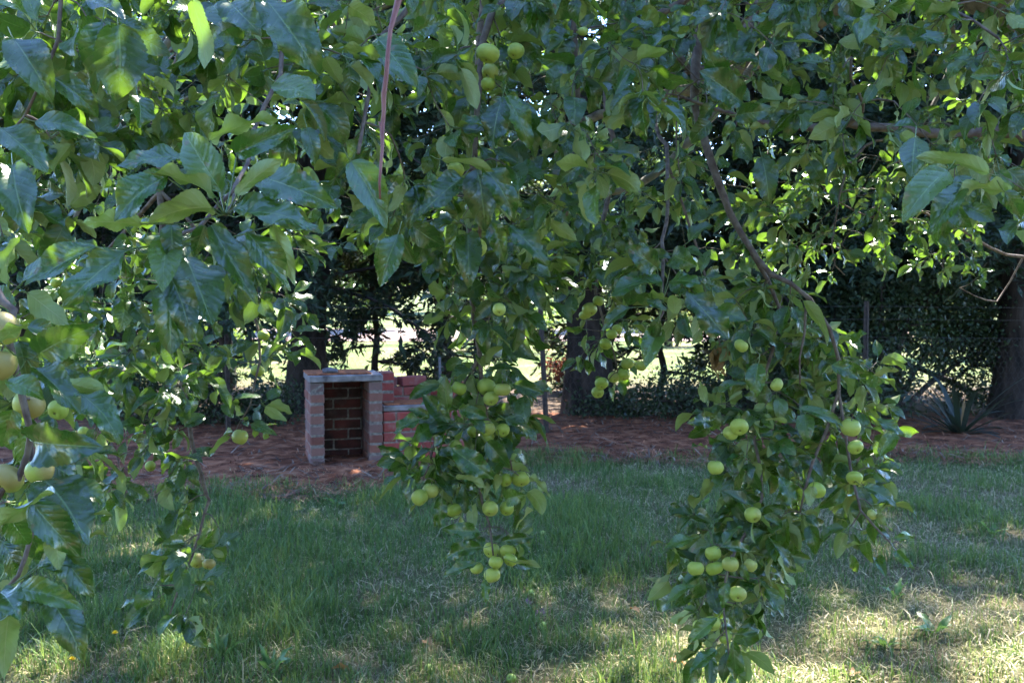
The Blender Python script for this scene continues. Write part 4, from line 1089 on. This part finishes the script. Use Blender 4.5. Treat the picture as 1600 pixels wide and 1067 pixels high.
# 5  centre, hanging with the most apples
hero5 = [(None, [(655, 655, 612, 672, 2.3, .55, 'g'), (700, 640, 690, 590, 2.35, .5, 'g'), (800, 600, 848, 612, 2.3, .5, 'g'), (790, 655, 842, 680, 2.3, .45, 'u'), (735, 652, 760, 672, 2.3, .6, 'u'), (760, 690, 800, 728, 2.3, .5, 'g'),
                 (705, 700, 765, 750, 2.25, .46, 'u'), (790, 780, 818, 770, 2.3, .5, 'g'), (828, 745, 858, 773, 2.3, .3, 'n'), (690, 780, 684, 823, 2.35, .5, 'g'), (750, 830, 696, 832, 2.35, .42, 'g'), (745, 880, 693, 903, 2.3, .4, 'u'),
                 (755, 855, 690, 862, 2.35, .4, 'g'), (758, 905, 755, 938, 2.3, .5, 'g'), (785, 845, 830, 834, 2.35, .4, 'g'), (805, 878, 843, 882, 2.35, .3, 'n'), (720, 640, 760, 655, 2.3, .5, 'g'), (712, 745, 760, 760, 2.35, .4, 'n')])]
bough('centre bough hanging low over the lawn, heaviest with green apples', [
    P4([(770, -180, 2.6, .012), (745, 100, 2.65, .009), (735, 300, 2.6, .0075), (738, 450, 2.58, .007), (748, 560, 2.55, .006), (758, 650, 2.55, .005), (750, 740, 2.55, .004), (765, 820, 2.52, .003), (772, 880, 2.5, .002)]),
    P4([(748, 560, 2.55, .005), (700, 640, 2.55, .004), (680, 700, 2.55, .0035), (660, 750, 2.5, .002)]),
    P4([(758, 650, 2.55, .004), (790, 690, 2.5, .0035), (800, 735, 2.5, .002)])],
    [([(690, 390), (850, 390), (850, 470), (800, 540), (760, 600), (700, 600), (680, 560), (700, 500), (690, 440)], 2.3, 2.8, 46, 4, 7),
     ([(700, 570), (790, 560), (820, 600), (820, 660), (780, 700), (700, 660)], 2.4, 2.75, 24, 4, 6),
     ([(650, 660), (720, 650), (800, 700), (820, 770), (720, 780), (630, 750)], 2.42, 2.7, 30, 4, 7),
     ([(735, 825), (810, 830), (800, 900), (740, 905)], 2.48, 2.6, 5, 4, 6)],
    (0.058, 0.09), hero5, 'centre')

# 6  mid cluster
hero6 = [((1035, 470, 2.0), [(985, 480, 937, 510, 1.98, .4, 'u'), (1072, 455, 1132, 528, 1.95, .5, 'u'), (1030, 515, 1004, 566, 2.0, .55, 'u'), (1035, 440, 955, 450, 2.0, .5, 'u'), (1028, 420, 980, 390, 2.0, .6, 'g'), (1045, 440, 1092, 442, 2.0, .6, 'u'), (1050, 400, 1080, 415, 2.0, .7, 'g'),
                             (1010, 470, 1040, 485, 1.95, .5, 'u'), (1055, 490, 1050, 458, 1.95, .6, 'n'), (1030, 500, 1020, 540, 2.0, .4, 'g'), (1000, 420, 985, 455, 2.02, .6, 'u')])]
def dry(o):
    g = Geo(); lv = Leaves()
    for k in range(9):
        c = at(1125 + rng.uniform(-14, 12), 545 + rng.uniform(-10, 10), 2.45)
        lv.add(c, c - UP * .005, rng.normal(0, .4, 3) - UP, rng.normal(0, 1, 3), rng.uniform(.05, .085), rng.uniform(.2, .35), rng.uniform(.6, 1.5), rng.uniform(.6, 1.1), .14, rng.normal(), rng.uniform(0, 6))
    lv.emit(g, 10, 4); tag(g.obj('dry_leaves', M_leaf_dead, o), 'curled brown dead leaves')
bough('short bough with a small cluster of apples right of centre', [
    S((2.1, 3.2, 2.6, .03), (1.2, 3.0, 2.6, .02)) + P4([(985, 60, 2.95, .010), (960, 250, 2.9, .008), (938, 380, 2.88, .006), (934, 460, 2.87, .004), (948, 520, 2.87, .003), (965, 580, 2.86, .002)]),
    P4([(985, 60, 2.95, .007), (1040, 250, 2.4, .005), (1035, 400, 2.1, .004), (1035, 470, 2.02, .003), (1030, 500, 2.0, .002)]),
    P4([(1040, 250, 2.4, .004), (1100, 420, 2.45, .003), (1125, 540, 2.46, .002)])],
    [([(850, 330), (1010, 330), (1000, 430), (960, 460), (900, 455), (850, 430)], 2.6, 3.1, 36, 4, 7),
     ([(915, 490), (985, 500), (990, 590), (930, 605), (905, 560)], 2.82, 3.0, 11, 3, 6),
     ([(975, 390), (1100, 390), (1110, 480), (1040, 510), (985, 480)], 2.0, 2.3, 12, 3, 6)],
    (0.052, 0.08), hero6, 'midcluster', extra=dry)

# 7  right top
hero7 = [(None, [(1190, 246, 1209, 315, 2.0, .48, 'u'), (1480, 266, 1408, 332, 1.6, .5, 'u'), (1545, 272, 1438, 236, 1.6, .3, 'n'), (1578, 302, 1490, 290, 1.6, .32, 'n'), (1510, 290, 1450, 352, 1.6, .44, 'u'), (1570, 300, 1602, 338, 1.55, .5, 'u'),
                 (1430, 215, 1425, 270, 1.65, .6, 'u'), (1160, 160, 1100, 120, 1.9, .6, 'g'), (1150, 180, 1210, 175, 1.9, .5, 'g'), (1145, 190, 1130, 215, 1.9, .6, 'u'), (1120, 160, 1090, 190, 1.9, .6, 'g'), (1110, 190, 1075, 222, 1.9, .6, 'g'),
                 (1130, 130, 1105, 80, 1.9, .6, 'g'), (1170, 200, 1205, 200, 1.9, .4, 'n'), (1385, 60, 1490, 55, 1.9, .3, 'u'), (1500, 30, 1445, 10, 1.9, .6, 'n'), (1320, 10, 1345, 70, 2.0, .5, 'u'), (1290, 100, 1240, 95, 1.9, .4, 'u')])]
bough('stout bough crossing the upper right', [
    S((2.4, 2.9, 1.95, .045), (2.0, 2.55, 1.95, .034)) + P4([(1720, 225, 2.45, .017), (1560, 206, 2.45, .013), (1450, 208, 2.45, .0115), (1350, 196, 2.45, .0105), (1300, 199, 2.45, .010), (1230, 202, 2.45, .009), (1150, 180, 2.4, .006), (1060, 150, 2.3, .003)]),
    P4([(1315, 200, 2.45, .007), (1350, 172, 2.4, .006), (1340, 145, 2.35, .004), (1330, 90, 2.3, .003)]),
    S((2.1, 2.9, 2.6, .04), (1.6, 2.7, 2.65, .03)) + P4([(1300, -120, 2.7, .014), (1120, 110, 2.62, .011), (1050, 72, 2.6, .010), (955, 32, 2.6, .006)]),
    P4([(1120, 110, 2.62, .008), (1180, 10, 2.5, .005), (1400, -20, 2.2, .004), (1560, 60, 2.0, .003)])],
    [([(990, -60), (1660, -60), (1660, 330), (1480, 330), (1400, 240), (1230, 250), (1160, 260), (1040, 300), (985, 200)], 1.8, 2.8, 118, 5, 8),
     ([(1360, 190), (1660, 190), (1660, 330), (1400, 330)], 1.7, 2.1, 8, 4, 6)],
    (0.055, 0.082), hero7, lod=(12, 4))

# 8  right, hanging
hero8 = [(None, [(1185, 568, 1178, 618, 2.15, .62, 'u'), (1165, 600, 1122, 608, 2.2, .5, 'u'), (1250, 640, 1320, 655, 2.15, .3, 'g'), (1230, 660, 1195, 655, 2.15, .36, 'n'), (1370, 655, 1412, 682, 2.15, .42, 'u'), (1350, 760, 1402, 785, 2.15, .46, 'u'),
                 (1110, 657, 1082, 662, 2.2, .45, 'g'), (1220, 745, 1245, 790, 2.15, .46, 'u'), (1130, 850, 1160, 820, 2.15, .45, 'u'), (1170, 860, 1132, 850, 2.15, .4, 'g'), (1210, 850, 1242, 885, 2.2, .36, 'u'), (1085, 840, 1040, 852, 2.2, .38, 'u'),
                 (1085, 915, 1038, 935, 2.2, .36, 'u'), (1120, 965, 1078, 1005, 2.15, .45, 'u'), (1120, 1015, 1077, 1045, 2.15, .4, 'u'), (1145, 1000, 1150, 1062, 2.15, .42, 'u'), (1155, 990, 1190, 985, 2.15, .4, 'g'), (1160, 880, 1166, 908, 2.1, .5, 'g'),
                 (1135, 910, 1130, 950, 2.15, .5, 'g'), (1255, 470, 1300, 530, 2.3, .3, 'n'), (1330, 540, 1350, 520, 2.3, .7, 'u'), (1300, 570, 1345, 590, 2.25, .5, 'u'), (1395, 840, 1428, 842, 2.3, .4, 'g'), (1400, 860, 1425, 890, 2.3, .4, 'g'),
                 (1345, 850, 1312, 858, 2.3, .36, 'n'), (1330, 865, 1340, 895, 2.3, .45, 'g'), (1370, 870, 1378, 895, 2.3, .45, 'g'), (1380, 820, 1372, 800, 2.3, .6, 'n'), (1105, 700, 1076, 695, 2.2, .3, 'n'), (1270, 760, 1262, 790, 2.1, .6, 'n')])]
bough('dense bough hanging to the sunlit grass on the right', [
    S((2.0, 2.9, 2.6, .04), (1.5, 2.7, 2.7, .03)) + P4([(1200, -120, 2.6, .018), (1090, 60, 2.5, .013), (1095, 200, 2.45, .0105), (1125, 290, 2.42, .0095), (1160, 370, 2.4, .008), (1205, 425, 2.38, .0065), (1262, 465, 2.36, .0055), (1300, 515, 2.36, .005), (1310, 610, 2.4, .004), (1265, 720, 2.4, .004), (1250, 800, 2.4, .002)]),
    P4([(1175, 395, 2.4, .007), (1215, 480, 2.46, .0045), (1190, 600, 2.5, .004), (1180, 690, 2.48, .0038), (1190, 780, 2.44, .0035), (1150, 860, 2.36, .004), (1130, 940, 2.33, .003), (1142, 1040, 2.3, .002)]),
    P4([(1310, 610, 2.4, .004), (1330, 740, 2.38, .0035), (1350, 800, 2.34, .003), (1395, 850, 2.32, .0022), (1424, 885, 2.3, .0012)]),
    P4([(1262, 465, 2.36, .004), (1255, 520, 2.36, .003), (1250, 600, 2.36, .002)])],
    [([(1125, 440), (1220, 440), (1300, 510), (1375, 560), (1385, 690), (1370, 760), (1320, 790), (1240, 820), (1190, 830), (1110, 780), (1125, 700), (1100, 640), (1150, 560)], 2.38, 2.85, 130, 4, 7),
     ([(1060, 810), (1150, 780), (1230, 820), (1230, 880), (1190, 940), (1080, 950), (1050, 880)], 2.35, 2.65, 40, 4, 6),
     ([(1085, 950), (1170, 960), (1170, 1040), (1100, 1040)], 2.32, 2.5, 9, 3, 5),
     ([(1310, 790), (1390, 790), (1410, 860), (1330, 860)], 2.3, 2.45, 5, 3, 4)],
    (0.056, 0.088), hero8, 'right')

# 9  right twigs further back, catching the sun
bough('thin twiggy bough with sun glints in front of the dark bush', [
    S((2.9, 4.0, 2.2, .03)) + P4([(1700, 330, 3.9, .012), (1600, 400, 3.8, .006), (1520, 370, 3.7, .005), (1440, 330, 3.6, .004), (1360, 340, 3.5, .003), (1290, 300, 3.4, .002)]),
    P4([(1700, 330, 3.9, .006), (1500, 240, 3.5, .005), (1350, 230, 3.3, .004), (1300, 380, 3.3, .003), (1320, 430, 3.3, .002)]),
    P4([(1600, 400, 3.8, .004), (1560, 470, 3.8, .003), (1500, 450, 3.7, .002)])],
    [([(1200, 230), (1540, 250), (1560, 330), (1520, 400), (1460, 430), (1380, 420), (1300, 440), (1200, 420)], 3.0, 4.0, 84, 4, 7),
     ([(1500, 330), (1570, 360), (1560, 440), (1500, 430)], 3.5, 3.9, 6, 3, 5)],
    (0.045, 0.07), ())

# 10  deeper boughs of the crown, and the unseen crown overhead, thickened for shade
bough('inner boughs deep in the crown behind the nearer leaves', [
    S((1.6, 3.6, 2.9, .05), (0.4, 3.9, 3.0, .035), (-1.0, 4.0, 2.8, .024), (-2.4, 3.9, 2.3, .012)),
    S((1.7, 4.0, 2.6, .045), (0.9, 4.2, 2.3, .03), (0.3, 4.1, 2.1, .018), (-.2, 3.9, 1.9, .010)),
    W4((-1.0, 4.0, 2.8, .02), (-1.4, 3.8, 2.2, .014), (-1.6, 3.6, 1.6, .007)),
    P4([(1230, 40, 3.9, .02), (1050, 250, 3.8, .016), (960, 300, 3.7, .013), (900, 270, 3.6, .008), (840, 200, 3.5, .005)]),
    W4((1.7, 4.0, 2.6, .03), (1.7, 3.9, 2.3, .014), (1.5, 3.7, 2.0, .006))],
    [([(-90, -60), (1690, -60), (1690, 220), (1400, 240), (1240, 380), (1100, 400), (860, 390), (640, 390), (480, 330), (440, 400), (-90, 420)], 2.9, 4.4, 340, 5, 8),
     ([(-90, 400), (420, 400), (330, 560), (230, 620), (-90, 650)], 3.2, 4.4, 50, 5, 8),
     ([(480, 300), (1240, 300), (1230, 400), (860, 420), (480, 390)], 2.9, 3.9, 60, 4, 7)],
    (0.06, 0.085), (), lod=(6, 2), wood=M_bark)

def overhead():
    g = Geo(); lv = Leaves()
    hubs = [np.array([2.55, 3.3, 1.5])]
    for k in range(84):
        e = np.array([rng.uniform(-3.0, 4.8), rng.uniform(1.9, 6.0) , 0]); e[2] = 4.2 - 0.10 * (e[0] - 2) ** 2 * 0.6 - 0.25 * abs(e[1] - 3.8) + rng.uniform(-.3, .3)
        m1 = CROTCH + (e - CROTCH) * 0.3 + UP * 1.3
        P = smooth_path([np.array([*CROTCH, .035]), np.array([*m1, .018]), np.array([*e, .006])], 0.2)
        tube(g, P[:, :3], P[:, 3], 8, 0, .04)
        for q in range(13):
            i = rng.integers(len(P) // 3, len(P)); c = P[i, :3] + rng.normal(0, .35, 3); c[2] = max(c[2], 2.55 if c[0] < 2.0 else 1.9)
            c[1] = min(max(c[1], 1.55), 6.1); c[2] = max(c[2], 2.0 + max(0, c[1] - 4.4) * 0.55)
            tube(g, [P[i, :3], (P[i, :3] + c) / 2 + rng.normal(0, .05, 3), c], [.005, .004, .002], 4)
            for r_ in range(5):
                cc = c + rng.normal(0, .10, 3); rosette(lv, cc, c - P[i, :3] + rng.normal(0, .1, 3), 7, .065, .09, clear=False, face=0)
    hub = [np.array([-1.5 + 0.3 * k, 1.9, 2.5 + 0.05 * math.sin(k * 2.0), .006]) for k in range(8)]  # extra limb and rosettes added out of view to darken leaves around the hero fan
    P = smooth_path([np.array([*CROTCH, .03]), np.array([1.9, 2.6, 2.7, .018])] + hub[::-1], .2); tube(g, P[:, :3], P[:, 3], 8, 0, .04)
    for q in range(80):
        c = np.array([rng.uniform(-1.7, 0.5), rng.uniform(1.62, 2.4), rng.uniform(2.2, 2.7)]); i = int(np.argmin(np.linalg.norm(P[:, :3] - c, axis=1)))
        tube(g, [P[i, :3], (P[i, :3] + c) / 2 + rng.normal(0, .03, 3), c], [.004, .003, .0015], 4)
        rosette(lv, c, c - P[i, :3] + rng.normal(0, .1, 3), 8, .07, .095, clear=False, face=0)
    o = g.obj('bough', M_bark, tree); tag(o, 'unseen high boughs above the picture, thickened to shade the leaves below'); o.matrix_parent_inverse = Matrix.Translation(-Vector(TL))
    gl = Geo(); lv.emit(gl, 4, 2, petiole=False); gl.obj('leaves', M_leaf, o)
overhead()

# bare reddish shoot
g = Geo(); P = smooth_path(np.array(P4([(640, -160, 1.05, .0030), (622, 0, 1.04, .0026), (607, 80, 1.03, .0024), (601, 150, 1.03, .0026), (598, 200, 1.03, .0020), (595, 260, 1.02, .0017), (594, 311, 1.02, .0009)])), 0.02)
P[1:-1, :3] += rng.normal(0, 0.0007, (len(P) - 2, 3)); P[5::6, 3] *= 1.35
for k in range(5, len(P) - 2, 6): tube(g, [P[k, :3], P[k, :3] + np.array([0.004 * (-1) ** k, -.002, .006])], [P[k, 3] * .8, .0004], 5)
tube(g, P[:, :3], P[:, 3], 8, 0, .12); o = g.obj('shoot', M_shoot, tree); o.matrix_parent_inverse = Matrix.Translation(-Vector(TL)); tag(o, 'bare dead reddish shoot hanging straight down')
g = None

# ------------------------------------------------------------------ small things on the lawn
def ground_at(px, py):
    d = CAM_Z / ((py - 533.5) / FPX * cp + sp); p = at(px, py, d); return p[0], p[1], float(gz(p[0], p[1]))
FALLEN = [(670, 1042, 'windfall apple in the grass left of the sunlit patch, below the hanging centre bough', 24), (799, 1055, 'pale windfall apple on sunlit straw at the bottom of the view', 24), (848, 980, 'green windfall apple half hidden in shaded grass near dead leaves', 18),
          (849, 837, 'small windfall apple in the grass beside the centre bough', 13), (830, 928, 'tiny green windfall below the lowest centre apples', 11), (1305, 1042, 'dull windfall apple in striped shade on the right', 18)]
for px, py, lb, s in FALLEN:
    x, y, z = ground_at(px, py + 4); d = y; rad = 0.018
    o = bpy.data.objects.new('windfall_apple', random.choice(APPLE_ME)); COL.objects.link(o); o.scale = (rad,) * 3
    q = Vector((random.gauss(0, 1), random.gauss(0, 1), 0.6)).normalized().to_track_quat('Z', 'Y'); o.rotation_mode = 'QUATERNION'; o.rotation_quaternion = q
    o.location = Vector((x, y, z + 0.016)) + (q @ Vector((0, 0, 1))) * rad * 1.12
    tag(o, lb, 'apple', 'windfall apples in the grass')
M_pet = simple_mat('yellow_petal', (0.75, 0.5, 0.01), (0.85, 0.62, 0.03), 60, 0.6)
for px, py, lb in ((180, 1006, 'yellow wildflower, the upper of two in the grass under the left bough'), (113, 1045, 'yellow wildflower, the lower of two in the grass near the left edge')):
    x, y, z = ground_at(px, py + 22); o = empty('wildflower', (x, y, z)); tag(o, lb, 'flower', 'yellow wildflowers in the grass')
    g = Geo(); tube(g, [(0, 0, 0), (.004, 0, .04), (0, .004, .082)], [.0016, .0014, .0014], 5); g.obj('stem', M_weed, o)
    g = Geo()
    for k in range(26):
        a = k * 2.4; t = 0.15 + 0.75 * (k / 26); dd = np.array([math.cos(a) * math.sin(t * 1.5), math.sin(a) * math.sin(t * 1.5), math.cos(t * 1.5)])
        b = np.array([0, .004, .08]); s_ = np.array([-math.sin(a), math.cos(a), 0]) * .003
        g.add([b, b + dd * .009 + s_, b + dd * .0155, b + dd * .009 - s_], [[0, 1, 2, 3]])
    g.obj('petals', M_pet, o)
def weed(px, py, n, L, lb, up_=0.7, W=.3, mat=None):
    x, y, z = ground_at(px, py); o = empty('broadleaf_weed', (x, y, z)); tag(o, lb, 'weed', 'broadleaf weeds in the lawn')
    g = Geo(); lv = Leaves()
    for k in range(n):
        a = k * 2.4 + rng.uniform(0, 1); d = np.array([math.cos(a), math.sin(a), rng.uniform(0.3, 1.4) * up_])
        b = np.array([math.cos(a), math.sin(a), .3]) * .01
        lv.add(np.zeros(3), b, d, UP + rng.normal(0, .2, 3), L * rng.uniform(.6, 1.1), W * rng.uniform(.8, 1.2), rng.uniform(.4, 1.4), .3, .08, rng.normal() * .3, rng.uniform(0, 6))
    lv.emit(g, 10, 4); g.obj('rosette', mat or M_weed, o)
weed(425, 1062, 7, .13, 'large pale dock rosette at the bottom of the frame, lit by sun', 1.3, .26)
weed(350, 1040, 5, .12, 'upright leafy weed in sun left of the dock rosette', 1.5, .2)
weed(905, 862, 7, .10, 'green broadleaf weed in shade between the two apple laden boughs', .7)
weed(1550, 830, 5, .10, 'broadleaf weed in deep shade near the right edge', 1.2)
weed(1400, 935, 5, .11, 'weed whose upright leaf stands at the edge of the sunlight', 1.2)
weed(1385, 1010, 6, .10, 'bright weed in the striped sunlight on the right', .8)
weed(1460, 995, 6, .12, 'sunlit broad leaved weed nearer the right corner', .6)
weed(525, 790, 5, .10, 'pale leafed weed in the lawn in front of the barbecue', 1.3)
weed(500, 900, 6, .09, 'low weed in the lush grass left of the centre bough', .8)
weed(1100, 790, 5, .09, 'low weed against the dense right bough', .8)
M_fall = [M_leaf_dead, leaf_material('purple_fallen_leaf', (0.09, 0.04, 0.06), (0.14, 0.06, 0.09), (0.16, 0.09, 0.12), (0.12, .05, .06), rough=.5), leaf_material('orange_fallen_leaf', (0.4, 0.16, 0.05), (0.5, 0.24, 0.08), (0.4, 0.2, 0.08), (0.4, .2, .05), rough=.5)]
for px, py, k, lb in ((825, 955, 1, 'purplish dead leaf in the shade under the centre bough'), (852, 966, 1, 'mauve dead leaf beside a half hidden windfall'), (1048, 1042, 2, 'orange fallen leaf in the sun left of the right bough'), (1066, 1040, 2, 'folded orange fallen leaf nearest the hanging right bough'),
                      (545, 1060, 2, 'small orange fallen leaf at the bottom of the frame'), (1340, 1050, 0, 'brown curled fallen leaf in the lower right grass'), (985, 952, 0, 'pale dead leaf at the edge of the sunlit patch'), (665, 1005, 0, 'tan dead leaf in shaded grass left of centre')):
    x, y, z = ground_at(px, py); g = Geo(); lv = Leaves()
    a = rng.uniform(0, 6.28); b = np.array([0, 0, .022])
    lv.add(b - np.array([math.cos(a), math.sin(a), 0]) * .02, b, (math.cos(a), math.sin(a), .15), UP + rng.normal(0, .4, 3), .065, .6, .8, .5, .12, .3, rng.uniform(0, 6)); lv.emit(g, 12, 4)
    o = g.obj('fallen_leaf', M_fall[k]); o.location = (x, y, z); tag(o, lb, 'leaf', 'fallen leaves on the lawn')
